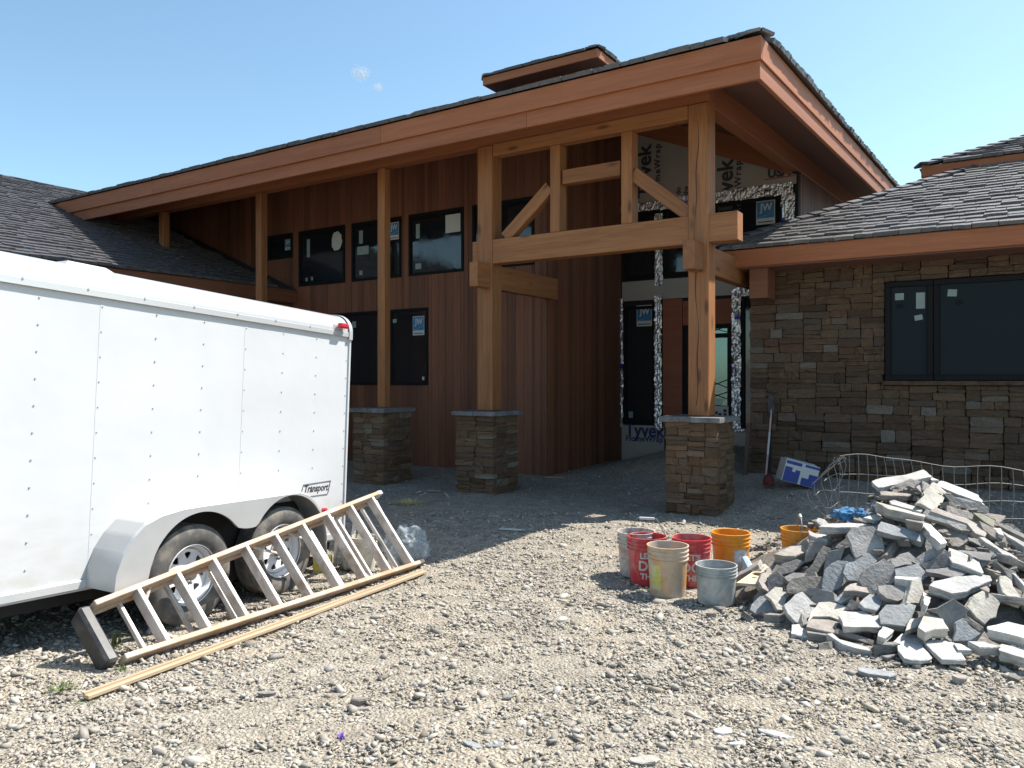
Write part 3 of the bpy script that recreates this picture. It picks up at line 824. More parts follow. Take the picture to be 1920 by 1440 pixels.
# main hip roof
YB = 22.2; XWL = -24.0
zt = ZE
ridge_y = YC+7.0; rz = zt+RP*7.0
mb = MB()
A0 = (XWL, YC, zt); B0 = (XC, YC, zt); C0 = (XC, YB, zt+RISE*(YB-YC)); H = (XC-7.0, ridge_y, rz); HL = (XWL, ridge_y, rz)
mb.add([A0, B0, H, HL, C0, (XWL, YB, zt)], [(0, 1, 2, 3), (1, 4, 2), (4, 5, 3, 2)])
main_roof = part('main_roof', mb, M['roofbase'])
shingle_field((XWL+7.3, YC, zt+0.012), (1, 0, 0), (0, 1, RP), -XWL-7.3+XC, 1.3, lambda u, s: u < (-XWL-7.3+XC)-s*0.93+0.02, rngr, main_roof)
shingle_field((XC, YC, zt+0.012), (0, 1, RISE), (-1, 0, RP), YB-YC, 0.9, lambda u, s: u > s*0.93-0.02, rngr, main_roof, over=0.065)
hip_caps((XC, YC, zt+0.02), -1, RP, 1.6, main_roof)
mb = MB()                                                             # soffit under the eaves and porch
c = lambda x, y: (x, y, ceil_z(x, y))
e = 0.07
hipd = 5.6
mb.add([c(XWL, YC+e), c(XC-e, YC+e), c(XC-e-hipd, YC+e+hipd), c(XWL, YC+e+hipd)], [(0, 1, 2, 3)])
mb.add([(XC-e, YC+e, 4.86), (XC-e, YB, 4.86+RISE*(YB-YC)), (XC-e-hipd, YB, 4.86+RISE*(YB-YC)+RP*hipd), (XC-e-hipd, YC+e+hipd, ceil_z(XC-e-hipd, YC+e+hipd))], [(0, 1, 2, 3)])
part('soffit', mb, M['soffit'])
for a_, b_ in ((-17.4, -13.1), (-13.097, -7.6), (-7.597, XC)): beam('fascia_board', (a_, YC+0.02, 5.055), (b_, YC+0.02, 5.055), 0.04, 0.245, M['fascia'], main_roof, ch=0.003)
for a_, b_ in ((-17.4, -11.0), (-10.997, -5.2), (-5.197, XC-0.03)): beam('fascia_board', (a_, YC+0.07, 4.845), (b_, YC+0.07, 4.845), 0.05, 0.20, M['fascia'], main_roof, ch=0.003)
beam('fascia_board', (XC-0.02, YC+0.041, 5.055), (XC-0.02, YB, 5.055+RISE*(YB-YC)), 0.04, 0.245, M['fascia'], main_roof)
beam('fascia_board', (XC-0.05, YC+0.046, 4.845), (XC-0.05, YB, 4.845+RISE*(YB-YC)), 0.05, 0.20, M['fascia'], main_roof)

# cupola on the main roof
def hip_cap(name, x0, x1, y0, y1, ze, fh, wall_bottom, rows):
    o_ = MB(); hx_ = min((x1-x0), (y1-y0))/2; zz = ze+RP*hx_
    a = (x0+hx_, y0+hx_, zz); b = (x1-hx_, y1-hx_, zz)
    if (x1-x0) >= (y1-y0): a = (x0+hx_, (y0+y1)/2, zz); b = (x1-hx_, (y0+y1)/2, zz); fsx = [(0, 1, 5, 4), (1, 2, 5), (2, 3, 4, 5), (3, 0, 4)]
    else: a = ((x0+x1)/2, y0+hx_, zz); b = ((x0+x1)/2, y1-hx_, zz); fsx = [(0, 1, 4), (1, 2, 5, 4), (2, 3, 5), (3, 0, 4, 5)]
    o_.add([(x0, y0, ze), (x1, y0, ze), (x1, y1, ze), (x0, y1, ze), a, b], fsx)
    rt = part(name, o_, M['roofbase'])
    L = x1-x0
    shingle_field((x0, y0, ze+0.012), (1, 0, 0), (0, 1, RP), L, rows, lambda u, s: s*0.93-0.05 < u < L-s*0.93+0.05 and s < hx_*1.08, rngr, rt)
    L2 = y1-y0
    shingle_field((x1, y0, ze+0.012), (0, 1, 0), (-1, 0, RP), L2, 0.7, lambda u, s: s*0.93-0.05 < u < L2-s*0.93, rngr, rt)
    shingle_field((x0, y1, ze+0.012), (0, -1, 0), (1, 0, RP), L2, 0.7, lambda u, s: s*0.93-0.05 < u < L2-s*0.93, rngr, rt)
    hip_caps((x0, y0, ze+0.015), 1, RP, hx_*1.4, rt); hip_caps((x1, y0, ze+0.015), -1, RP, hx_*1.4, rt)
    beam('fascia_board', (x0, y0+0.02, ze-fh/2), (x1, y0+0.02, ze-fh/2), 0.04, fh, M['fascia'], rt)
    beam('fascia_board', (x1-0.02, y0+0.041, ze-fh/2), (x1-0.02, y1, ze-fh/2), 0.04, fh, M['fascia'], rt)
    beam('fascia_board', (x0+0.02, y0+0.041, ze-fh/2), (x0+0.02, y1, ze-fh/2), 0.04, fh, M['fascia'], rt)
    iv = 0.42
    s_ = MB(); s_.box(((x0+x1)/2, (y0+y1)/2, ze-fh+0.012), (x1-x0-0.08, y1-y0-0.08, 0.02)); s_.build('soffit', M['soffit'], rt)
    wl = MB(); wl.box(((x0+x1)/2, (y0+y1)/2, (wall_bottom+ze-fh)/2), (x1-x0-2*iv, y1-y0-2*iv, ze-fh-wall_bottom)); wo_ = wl.build('upper_wall', M['dark'], rt)
    board_wall(wo_, x0+iv, x1-iv, lambda u: wall_bottom, lambda u: ze-fh, [], y=y0+iv-0.03)
    return rt
q = on_y(1120, 90, 12.5); q0 = on_y(905, 140, 12.5)
hip_cap('cupola', q0.x, q.x, 12.5, 15.6, q.z, 0.155, 6.3, 0.8)

# left wing: slope falling to the right
LX, LZ = -12.4, 3.43
LR = 6.4
lz = lambda x: LZ+RP*(LX-x)
mb = MB(); mb.add([(LX, -2.0, LZ), (LX, YW-0.01, LZ), (LX-LR, YW+4, LZ+RP*LR), (LX-LR, -2.0, LZ+RP*LR), (LX, YW+4, LZ), (LX-2*LR, -2, LZ), (LX-2*LR, YW+4, LZ)], [(0, 4, 2, 3), (3, 2, 6, 5)])
left_roof = part('left_roof', mb, M['roofbase'])
shingle_field((LX, -1.0, LZ+0.012), (0, 1, 0), (-1, 0, RP), YW+1.0, LR*1.08, lambda u, s: u < YW+0.6 and not (s > 4.0 and u > 9.4+4), rngr, left_roof)
beam('fascia_board', (LX-0.03, -2, LZ-0.13), (LX-0.03, YW-0.01, LZ-0.13), 0.04, 0.24, M['cedar'], left_roof)
mb = MB(); mb.box((LX-0.62, 4.4, 1.55), (0.2, 13.0, 3.2)); lw = part('left_wing_wall', mb, M['dark'])
board_wall(lw, -1.0, YW-0.02, lambda u: -0.05, lambda u: LZ-0.25, [], x=LX-0.5)
mb = MB(); mb.box((LX-0.27, 4.4, LZ-0.255), (0.46, 13.0, 0.02)); part('soffit', mb, M['soffit'])

# right wing
RX, RY, RZ, RPR = -3.86, 10.35, 3.33, 0.45
RL = 5.2
mb = MB()
mb.add([(RX, RY, RZ), (9, RY, RZ), (9, RY+RL, RZ+RPR*RL), (RX+RL, RY+RL, RZ+RPR*RL), (RX, 20, RZ), (RX+RL, 20, RZ+RPR*RL)], [(0, 1, 2, 3), (0, 3, 5, 4)])
right_roof = part('right_roof', mb, M['roofbase'])
nrm = math.hypot(1, RPR)
shingle_field((RX, RY, RZ+0.012), (1, 0, 0), (0, 1, RPR), 6.3, RL*nrm*0.74, lambda u, s: u > s/nrm-0.02, rngr, right_roof, limit=298, expo=0.165, wmin=0.15, wmax=0.30)
shingle_field((RX, 16.0, RZ+0.012), (0, -1, 0), (1, 0, RPR), 16.0-RY, 2.6, lambda u, s: u < (16.0-RY)-s/nrm+0.02, rngr, right_roof)
hip_caps((RX, RY, RZ+0.02), 1, RPR, 5.6, right_roof, joined=False)
beam('fascia_board', (RX, RY+0.02, RZ-0.115), (9, RY+0.02, RZ-0.115), 0.04, 0.225, M['fascia'], right_roof)
beam('fascia_board', (RX+0.02, RY+0.041, RZ-0.115), (RX+0.02, YE, RZ-0.115), 0.04, 0.225, M['fascia'], right_roof)
mb = MB(); mb.box(((RX+9)/2, RY+0.34, RZ-0.235), (9-RX-0.1, 0.58, 0.02)); part('soffit', mb, M['soffit'])
q = on_y(1727, 312, 13.4)
hip_cap('upper_right_roof', q.x, q.x+6.0, 13.4, 18.4, q.z, 0.17, 4.3, 3.0)

# ---- entry wall
ENT = MB()
dx0, dx1 = ex(1282), ex(1373); dz0, dz1 = on_y(1330, 798, YE).z, on_y(1330, 611, YE).z
def strip(mb, x0, x1, z0, z1): mb.box(((x0+x1)/2, YE+0.10, (z0+z1)/2), (x1-x0, 0.16, z1-z0))
strip(ENT, XL-0.2, dx0, 0, 3.3); strip(ENT, dx1, XR+0.3, 0, 3.3); strip(ENT, dx0, dx1, 0, dz0); strip(ENT, dx0, dx1, dz1, 3.3); ENT.prism([(XL-0.2, 3.3), (XR, 3.3), (XR, ceil_z(XR, YE)-0.05), (XL-0.2, ceil_z(XL-0.2, YE)-0.05)], -(YE+0.18), -(YE+0.02), Matrix.Rotation(R(90), 4, 'X'))
entry = part('entry_wall', ENT, M['dark'])
# house wrap above, following the ceiling
zfr = lambda x: ceil_z(x, YE)-0.40
mb = MB(); x0, x1 = XL+0.02, -3.26; n = 14
vs = []; fs = []
for i in range(n+1):
    x = x0+(x1-x0)*i/n
    for j in range(9):
        z = 4.93+(zfr(x)-4.93)*j/8
        vs.append((x, YE+0.008+0.006*noise.noise((x*3.1, z*2.7, 1.0)), z))
for i in range(n):
    for j in range(8): fs.append((i*9+j, (i+1)*9+j, (i+1)*9+j+1, i*9+j+1))
mb.add(vs, fs); wrap = mb.build('house_wrap', M['wrap'], entry, smooth=True)
def letter(body, size, px, py, mat='ink', rot=0, y=YE, parent=None, bold=0.0, sx=1.0, sp=1.0):
    p = on_y(px, py, y-0.008)
    me = text_mesh(body, size, M[mat], 0.0015, bold=bold, sx=sx, spacing=sp)
    return inst('lettering', me, FRONT(p) @ Matrix.Rotation(R(rot), 4, 'Z'), parent or wrap)
letter("Tyvek", 0.40, 1209, 322, rot=90, bold=0.010)
letter("HomeWrap", 0.165, 1233, 318, rot=90, bold=0.004, sp=1.25)
letter("do", 0.13, 1272, 358, rot=90, bold=0.003); letter("the", 0.13, 1286, 358, rot=90, bold=0.003)
letter("Tyvek", 0.40, 1361, 352, rot=90, bold=0.010)
letter("HomeWrap", 0.165, 1384, 352, rot=90, bold=0.004, sp=1.25)
letter("IN", 0.14, 1450, 311, bold=0.006); letter("USA", 0.20, 1460, 324, bold=0.008)
pu = on_y(1462, 333, YE-0.008); mb = MB(); mb.box(pu, (0.5, 0.002, 0.018)); mb.build('lettering', M['redink'], wrap)
beam('frieze_board', (XL+0.02, YE-0.02, zfr(XL+0.02)+0.19), (-3.26, YE-0.02, zfr(-3.26)+0.19), 0.04, 0.40, M['fascia'], entry)
# upper windows
uw = [(ex(1172), ex(1231), 3.52, 4.77), (ex(1246), ex(1469), 3.52, 4.77)]
for k, (a, b, c_, d) in enumerate(uw):
    o = window(entry, a, b, c_, d, YE-0.012, 0.07)
    if k == 1:
        sticker_jw(o, (b-0.30, YE-0.004, 4.50), 0.32)
        mb = MB(); mb.box(((a+b)/2-0.1, YE-0.05, 4.15), (0.07, 0.05, 1.1)); mb.build('mullion', M['frame'], o)
def foil(x0, x1, z0, z1, y=YE-0.012, seed=0, name='foil_flashing', parent=None):
    nx = max(3, int(abs(x1-x0)/0.022)); nz = max(3, int((z1-z0)/0.022)); vs = []; fs = []
    for i in range(nx+1):
        for j in range(nz+1):
            x = x0+(x1-x0)*i/nx; z = z0+(z1-z0)*j/nz
            ed = 0.018*noise.noise((x*9, z*9, seed+5.0))
            d = 0.026*noise.noise((x*20, z*9, seed)) + 0.008*noise.noise((x*42, z*22, seed+3))
            vs.append((x+(ed if i in (0, nx) else 0), y-0.025-abs(d)*1.3, z+(ed if j in (0, nz) else 0)))
    for i in range(nx):
        for j in range(nz):
            a = i*(nz+1)+j; fs.append((a, a+nz+1, a+nz+2, a+1))
    mb = MB(); mb.add(vs, fs); return mb.build(name, M['foil'], parent or entry)
foil(ex(1240), ex(1488), 4.76, 4.96, seed=1); foil(ex(1466), ex(1491), 4.1, 4.80, seed=2)
foil(ex(1165), ex(1240), 4.78, 4.93, seed=7)
foil(ex(1229), ex(1244), 3.36, 4.7, seed=3)
zz = lambda py, p=1240: on_y(p, py, YE).z
mb = MB(); mb.box(((XL+XR)/2, YE-0.006, (zz(561)+zz(524))/2), (XR-XL-0.05, 0.03, zz(524)-zz(561))); hw = mb.build('house_wrap', M['wrap'], entry)
pl = on_y(1345, 520, YE)
window(entry, ex(1170), ex(1229), zz(797), zz(572), YE-0.012, 0.06, papers=[(0.22, 0.08, 0.09, 0.12, 'film', 0)])
sl = on_y(1208, 592, YE-0.006); sticker_jw(entry, (sl.x, YE-0.006, sl.z), 0.31)
window(entry, ex(1391), ex(1432), zz(805, 1400), zz(553, 1400), YE-0.012, 0.06, papers=[(0.5, 0.86, 0.12, 0.14, 'film', 0), (0.42, 0.25, 0.12, 0.2, 'film', 0)])
foil(ex(1229.5), ex(1243), zz(806), zz(555), seed=4, y=YE-0.035); foil(ex(1374), ex(1391), zz(806, 1380), zz(540, 1380), seed=5, y=YE-0.035); foil(ex(1391.5), ex(1412), zz(556, 1400), zz(537, 1400), seed=6, y=YE-0.035)
foil(ex(1166), ex(1171), zz(800, 1168), zz(560, 1168), seed=8, y=YE-0.03); foil(ex(1380), ex(1400), zz(808, 1390), zz(803, 1390), seed=9, y=YE-0.04)
mb = MB(); mb.box((ex(1262), YE-0.012, (zz(800)+zz(562))/2), (ex(1281)-ex(1244.5), 0.05, zz(562)-zz(800)), None, 0, 0.004); mb.build('door_jamb', M['door'], entry)
mb = MB(); mb.box(((ex(1281.5)+ex(1373.5))/2, YE-0.012, (zz(608, 1330)+zz(562, 1330))/2), (ex(1373.5)-ex(1281.5), 0.05, zz(562, 1330)-zz(608, 1330))); mb.build('door_header', M['door'], entry)
# lower house wrap
for (pa_, pb_, tp) in ((1160, 1246, 797), (1376, 1412, 806)):
    x0, x1 = max(XL+0.01, ex(pa_)), min(XR, ex(pb_)); zt_ = zz(tp, (pa_+pb_)/2)
    mb = MB(); mb.box(((x0+x1)/2, YE-0.004, zt_/2), (x1-x0, 0.02, zt_-0.004)); o = mb.build('house_wrap', M['wrap'], entry)
    if pa_ < 1300:
        letter("Tyvek", 0.36, 1208, 808, mat='navy', parent=o, y=YE-0.006, bold=0.01, sx=0.9); letter("HomeWrap", 0.155, 1208, 823, mat='navy', parent=o, y=YE-0.006, bold=0.004)
# entry door, glazed with leaded crosses
door = MB()
fw = 0.07
for (a, b, c_, d) in ((dx0, dx1, dz1-0.05, dz1), (dx0, dx1, dz0, dz0+0.32), (dx0, dx0+fw, dz0+0.32, dz1-0.05), (dx1-0.10, dx1, dz0+0.32, dz1-0.05)):
    door.box(((a+b)/2, YE+0.05, (c_+d)/2), (b-a-0.002, 0.045, d-c_-0.001))
zA = zz(629, 1345); door.box(((dx0+dx1)/2, YE+0.05, zA), (dx1-dx0-0.02, 0.04, 0.08))
dr = door.build('entry_door', M['frame'], entry)
gx0, gx1 = dx0+fw, dx1-0.10
def cross(xa_, xb_, za, zb):
    MB().bar((xa_, YE+0.045, za), (xb_, YE+0.045, zb), 0.016, 0.018, up=(0, 1, 0)).build('leaded_bar', M['frame'], dr); MB().bar((xa_, YE+0.045, zb), (xb_, YE+0.045, za), 0.014, 0.018, up=(0, 1, 0)).build('leaded_bar', M['frame'], dr)
xmid = (gx0+gx1)/2
for (s0, s1) in ((gx0, xmid), (xmid, gx1)):
    cross(s0, s1, zz(727, 1345), zz(712, 1345)); cross(s0, s1, zz(748, 1345), zz(735, 1345)); cross(s0, s1, zz(623, 1345), zz(612, 1345))
g = MB(); g.box((xmid, YE+0.055, (dz0+dz1)/2+0.1), (gx1-gx0+0.02, 0.006, dz1-dz0-0.3)); g.build('pane', M['doorglass'], dr)
pq = on_y(1352, 772, YE+0.02); mb = MB(); mb.box((0, 0, 0), (0.26, 0.20, 0.002), None, 0)
for (a, b) in ((-0.09, -0.02), (-0.02, -0.05), (0.07, -0.05), (0.07, 0.02)): mb.box((a, b, 0.002), (0.06, 0.055, 0.002), None, 1)
mb.build('door_notice', [M['white'], M['ink']], dr, FRONT((pq.x, YE+0.024, pq.z)))
# room behind the door with a wide window on its far side
RM = MB(); yb = 20.2
RM.box((-6.75, yb/2+YE/2+0.1, 0.62), (5.6, yb-YE-0.2, 0.1)); RM.box((-6.75, yb/2+YE/2+0.1, 3.75), (5.6, yb-YE-0.2, 0.1))
RM.box((-9.6, yb/2+YE/2+0.1, 2.2), (0.1, yb-YE-0.2, 3.1)); RM.box((-3.95, yb/2+YE/2+0.1, 2.2), (0.1, yb-YE-0.2, 3.1))
RM.box((-9.1, yb, 2.2), (1.0, 0.1, 3.1)); RM.box((-4.9, yb, 2.2), (1.9, 0.1, 3.1)); RM.box((-7.2, yb, 0.8), (2.8, 0.1, 0.3)); RM.box((-7.2, yb, 3.45), (2.8, 0.1, 0.6))
room = part('back_room', RM, M['drywall'])
mb = MB()
for x in (-8.6, -7.2, -5.85): mb.box((x, yb-0.02, 2.05), (0.09, 0.08, 2.2))
mb.build('rear_window_frame', M['frame'], room)
# wall above the right wing, running back under the eave
mb = MB(); mb.box((XR-0.2, (YE+YB)/2+0.2, 4.2), (0.3, YB-YE-0.3, 2.4)); sw = part('side_wall', mb, M['dark'])
board_wall(sw, YE+0.02, YB-0.3, lambda u: 3.6, lambda u: ceil_z(XR, u)-0.02, [], x=XR-0.0, wd=0.30, mat=M['soffit'])
# hide sky through the back
mb = MB(); mb.box((-14, YW+4.2, 3.2), (14.5, 0.1, 6.4)); part('rear_wall', mb, M['dark'])

# ------------------------------------------------------------------ TRAILER
d3 = Vector(((1700-CX)/F, 1.0, -(800-HZ)/F)).normalized()
dT = c2h(d3.x, d3.y, d3.z); inw = Vector((0, 0, 1)).cross(dT).normalized(); upT = dT.cross(inw)
oT = c2h(-2.373, 5.44, 0.0)
MT = frame(oT, dT, inw, upT)
trailer = empty("cargo_trailer", oT, "white enclosed cargo trailer with two axles parked at the left", "trailer", M=MT)
X0, X1, ZB, ZS, ZTOP, WT = -3.05, 1.848, 0.28, 2.12, 2.29, 1.85
def tp(name, mb, mat, parent=trailer, smooth=False, sharp=None):
    return mb.build(name, mat, parent, MT, smooth=smooth, sharp=sharp)
mb = MB(); mb.box(((X0+X1)/2, WT/2+0.012, (ZB+ZTOP)/2-0.02), (X1-X0-0.02, WT-0.03, ZTOP-ZB-0.08)); body = tp('body', mb, M['trailer'])
# side panels meet at a raised seam
s = X1; k = 0
seams = [X1, X1-0.03-0.406*3, X1-0.03-0.406*6, X1-0.03-0.406*9, X0]
seams = [X1, 0.595, -0.623, -1.841, X0]
for q_ in seams[1:-1]:
    mb = MB(); mb.box((q_, -0.0043, (ZB+ZS)/2+0.02), (0.030, 0.0018, ZS-ZB-0.06)); tp('seam_strip', mb, M['trailer'])
for a, b in zip(seams[1:], seams[:-1]):
    n = 12; pb_ = MB(); vs = []; fs = []
    for i in range(n+1):
        for j in range(9):
            x = a+(b-a)*i/n; z = ZB+0.05+(ZS-ZB-0.05)*j/8
            bul = 0.0018*math.sin(math.pi*2*(x-X1)/0.406)*math.sin(math.pi*j/8)+0.003*noise.noise((x*1.3, z*1.1, 2.0))
            vs.append((x, -0.004-0.001*bul+ (-bul)*math.sin(math.pi*min(i, n-i)/n), z))
    for i in range(n):
        for j in range(8): fs.append((i*9+j, (i+1)*9+j, (i+1)*9+j+1, i*9+j+1))
    vs2 = len(vs); pb_.add(vs, fs)
    tp('side_panel', pb_, M['trailer'], smooth=True)
rv = MB()
x = X1-0.035
while x > X0:
    for j in range(12):
        z = 2.035-0.159*j
        rv.add([(x+0.0045*math.cos(t), -0.0085, z+0.0045*math.sin(t)) for t in [i*math.pi/3 for i in range(6)]]+[(x+0.007*math.cos(t), -0.004, z+0.007*math.sin(t)) for t in [i*math.pi/3 for i in range(6)]], [(0, 1, 2, 3, 4, 5)]+[(i, (i+1) % 6, 6+(i+1) % 6, 6+i) for i in range(6)])
    x -= 0.406
x = X1-0.15
while x > X0:
    rv.add([(x+0.007*math.cos(t), -0.030, 2.128+0.007*math.sin(t)) for t in [i*math.pi/3 for i in range(6)]]+[(x+0.009*math.cos(t), -0.022, 2.128+0.009*math.sin(t)) for t in [i*math.pi/3 for i in range(6)]], [(0, 1, 2, 3, 4, 5)]+[(i, (i+1) % 6, 6+(i+1) % 6, 6+i) for i in range(6)]); x -= 0.406
tag(tp('rivets', rv, M['rivet']), kind='stuff')
# curved roof trim along the top edge, with lower lip
prof = [(-0.022, ZS-0.028), (-0.026, ZS-0.028), (-0.026, ZS+0.012), (-0.018, ZS+0.016)]
for i in range(9):
    a = math.pi/2*i/8; prof.append((0.155-0.173*math.cos(a), ZS+0.022+0.150*math.sin(a)))
prof += [(0.30, ZTOP+0.004)]
def sweep(prof, xs):
    mb = MB(); n = len(prof); vs = [(x, y, z) for x in xs for (y, z) in prof]
    fs = [(i*n+k, i*n+k+1, (i+1)*n+k+1, (i+1)*n+k) for i in range(len(xs)-1) for k in range(n-1)]
    mb.add(vs, fs); return mb
tp('roof_trim', sweep(prof, [X0, X1-0.03]), M['rail'], smooth=True, sharp=30)
mb = MB(); mb.box(((X0+X1)/2, WT/2+0.1, ZTOP), (X1-X0-0.02, WT-0.4, 0.012)); tp('roof_skin', mb, M['trailer'])
# end cap: rounded rear corner band
mb = MB(); pr2 = [(-0.032, ZS-0.05), (-0.032, ZS+0.01)]
for i in range(10):
    a = math.pi/2*i/9; pr2.append((0.155-0.186*math.cos(a), ZS+0.022+0.163*math.sin(a)))
pr2.append((WT, ZTOP+0.01)); n = len(pr2)
vs = [(xx, y, z) for xx in (X1-0.035, X1+0.012) for (y, z) in pr2]+[(X1+0.012, y+0.03, z-0.03) for (y, z) in pr2]
fs = [(i, i+1, n+i+1, n+i) for i in range(n-1)]+[(n+i, n+i+1, 2*n+i+1, 2*n+i) for i in range(n-1)]
mb.add(vs, fs); tp('rear_corner_trim', mb, M['rail'], smooth=True, sharp=40)
mb = MB(); mb.box((X1+0.001, -0.002, (ZB+ZS)/2-0.02), (0.02, 0.03, ZS-ZB-0.03)); tp('corner_post', mb, M['trailer'])
mb = MB(); mb.box((X1+0.004, WT/2, (ZB+ZTOP)/2), (0.03, WT-0.1, ZTOP-ZB-0.1), None, 0, 0.006); tp('rear_door', mb, M['trailer'])
mb = MB(); mb.box(((X0+X1)/2, 0.005, ZB+0.022), (X1-X0, 0.045, 0.055), None, 0, 0.005); mb.box(((X0+X1)/2, 0.02, ZB-0.01), (X1-X0, 0.03, 0.02)); tp('bottom_rail', mb, M['rail'])
mb = MB(); mb.box(((X0+X1)/2, WT/2, ZB-0.06), (X1-X0-0.1, WT-0.2, 0.10)); tp('chassis', mb, M['dark'])
def tpx0(px, py):
    dd = ray(px, py); t = (oT-Vector((0, 0, EYE))).dot(inw)/dd.dot(inw); return MT.inverted() @ (Vector((0, 0, EYE))+dd*t)
# marker lamps
mb = MB(); mb.box((X1-0.155, -0.055, ZS+0.06), (0.12, 0.05, 0.045), None, 0, 0.012); ml = tp('marker_lamp', mb, M['redlens'])
mb = MB(); mb.prism([(-0.09, -0.075), (0.09, -0.055), (0.07, 0.02), (-0.07, 0.02)], -0.03, 0.0, Matrix.Translation((X1-0.165, -0.02, ZS+0.045)) @ Matrix.Rotation(R(90), 4, 'X')); mb.build('lamp_bracket', M['rail'], ml, MT)
q_ = tpx0(446, 939); mb = MB(); mb.box((q_.x, -0.03, q_.z), (0.15, 0.03, 0.025), None, 0, 0.006, ); am = tp('side_marker', mb, M['amber'])
mb = MB(); mb.box((q_.x-0.12, -0.022, q_.z-0.006), (0.12, 0.012, 0.012)); mb.build('marker_arm', M['hub'], am, MT)
q_ = tpx0(600, 957); mb = MB(); mb.box((q_.x, -0.05, q_.z), (0.05, 0.05, 0.05), None, 0, 0.012); tp('tail_lamp', mb, M['redlens'])
# roof vent
def tpl(px, py, yl):                                                 # point on a plane parallel to the trailer's side
    dd = ray(px, py); o_ = oT+inw*yl; t = (o_-Vector((0, 0, EYE))).dot(inw)/dd.dot(inw)
    return MT.inverted() @ (Vector((0, 0, EYE))+dd*t)
VT = Matrix.Translation((tpl(140, 492, 0.62).x, 0.62, ZTOP+0.004))
mb = MB(); mb.prism([(-0.17, -0.17), (0.17, -0.17), (0.17, 0.17), (-0.17, 0.17)], 0, 0.045, VT)
vv = [(-0.19, -0.19, 0.045), (0.19, -0.19, 0.045), (0.19, 0.19, 0.045), (-0.19, 0.19, 0.045), (-0.15, -0.15, 0.085), (0.13, -0.15, 0.085), (0.13, 0.15, 0.085), (-0.15, 0.15, 0.085)]
mb.add(vv, [(0, 1, 5, 4), (1, 2, 6, 5), (2, 3, 7, 6), (3, 0, 4, 7), (4, 5, 6, 7)], VT); tp('roof_vent', mb, M['trailer'])
# name plate: slanted outline and word
def tpx(px, py):                                                     # point on the trailer's side
    dd = ray(px, py); nn = inw; t = (oT-Vector((0, 0, EYE))).dot(nn)/dd.dot(nn); p = Vector((0, 0, EYE))+dd*t
    return MT.inverted() @ p
c4 = [tpx(568, 909), tpx(618.5, 901), tpx(613, 926), tpx(561, 933)]
mb = MB()
for a, b in zip(c4, c4[1:]+c4[:1]): mb.bar((a.x, -0.0075, a.z), (b.x, -0.0075, b.z), 0.002, 0.007, up=(0, 1, 0))
npl = tp('name_plate', mb, M['ink'])
cc = sum(c4, Vector())/4; TF = MT @ frame((cc.x+0.004, -0.0065, cc.z+0.008), (1, 0, 0), (0, 0, 1), (0, -1, 0))
inst('lettering', text_mesh("Transport", 0.086, M['ink'], 0.001, shear=0.28, bold=0.0015, sx=0.88), TF, npl)
# wheels stand on the yard
def tyre_prof():
    p = []; W = 0.10; Rt = 0.342
    p += [(0.195, -0.075), (0.235, -0.098), (0.285, -0.104), (0.318, -0.094), (0.334, -0.080)]
    for i in range(7): p.append((Rt-0.004*(i % 2), -0.072+0.144*i/6))
    p += [(0.334, 0.080), (0.318, 0.094), (0.285, 0.104), (0.235, 0.098), (0.195, 0.075)]
    return p
def rim_disc():
    cu = bpy.data.curves.new("disc", 'CURVE'); cu.dimensions = '2D'; cu.fill_mode = 'BOTH'; cu.extrude = 0.004
    def loop(pts):
        s = cu.splines.new('POLY'); s.points.add(len(pts)-1)
        for q, (x, y) in zip(s.points, pts): q.co = (x, y, 0, 1)
        s.use_cyclic_u = True
    loop([(0.172*math.cos(a), 0.172*math.sin(a)) for a in [i*2*math.pi/48 for i in range(48)]])
    loop([(0.042*math.cos(a), 0.042*math.sin(a)) for a in [i*2*math.pi/20 for i in range(20)]])
    for k in range(8):
        c0 = 2*math.pi*k/8+0.2
        tri = [(0.146, -0.085), (0.149, -0.05), (0.149, 0.05), (0.146, 0.085), (0.140, 0.15), (0.135, 0.17), (0.108, 0.10), (0.101, 0.06), (0.100, -0.06), (0.108, -0.10), (0.135, -0.17), (0.140, -0.15)]
        tri = [(0.150, 0.0), (0.149, 0.14), (0.143, 0.19), (0.134, 0.185), (0.106, 0.06), (0.103, 0.0), (0.106, -0.06), (0.134, -0.185), (0.143, -0.19), (0.149, -0.14)]
        loop([(r*math.cos(c0+a), r*math.sin(c0+a)) for r, a in tri])
    ob = bpy.data.objects.new("disc", cu); COL.objects.link(ob); bpy.context.view_layer.update()
    me = bpy.data.meshes.new_from_object(ob.evaluated_get(bpy.context.evaluated_depsgraph_get()))
    bpy.data.objects.remove(ob); me.materials.clear(); me.materials.append(M['rim']); return me
dH = Vector((dT.x, dT.y, 0)).normalized(); inH = Vector((0, 0, 1)).cross(dH)
tyre_me = MB().lathe(tyre_prof(), 48).mesh("tyre", M['rubber'], True, 30)
barrel = [(0.198, 0.082), (0.204, 0.086), (0.207, 0.080), (0.203, 0.070), (0.190, 0.062), (0.186, 0.03), (0.172, 0.012), (0.172, -0.08), (0.20, -0.085)]
barrel_me = MB().lathe(barrel, 40).mesh("rim", M['rim'], True, 40)
disc_me = rim_disc()
hubm = MB().lathe([(0.0, 0.075), (0.030, 0.074), (0.036, 0.066), (0.038, 0.02), (0.046, 0.012), (0.046, 0.0)], 24).mesh("hub", M['hub'], True, 30)
nutm = MB()
for k in range(5):
    a = 2*math.pi*k/5; nutm.lathe([(0.0, 0.032), (0.009, 0.030), (0.010, 0.008)], 6, Matrix.Translation((0.066*math.cos(a), 0.066*math.sin(a), 0)))
nut_me = nutm.mesh("wheel_nut", M['hub'])
dark_me = MB().lathe([(0.0, -0.07), (0.171, -0.07)], 32).mesh("drum", M['dark'])
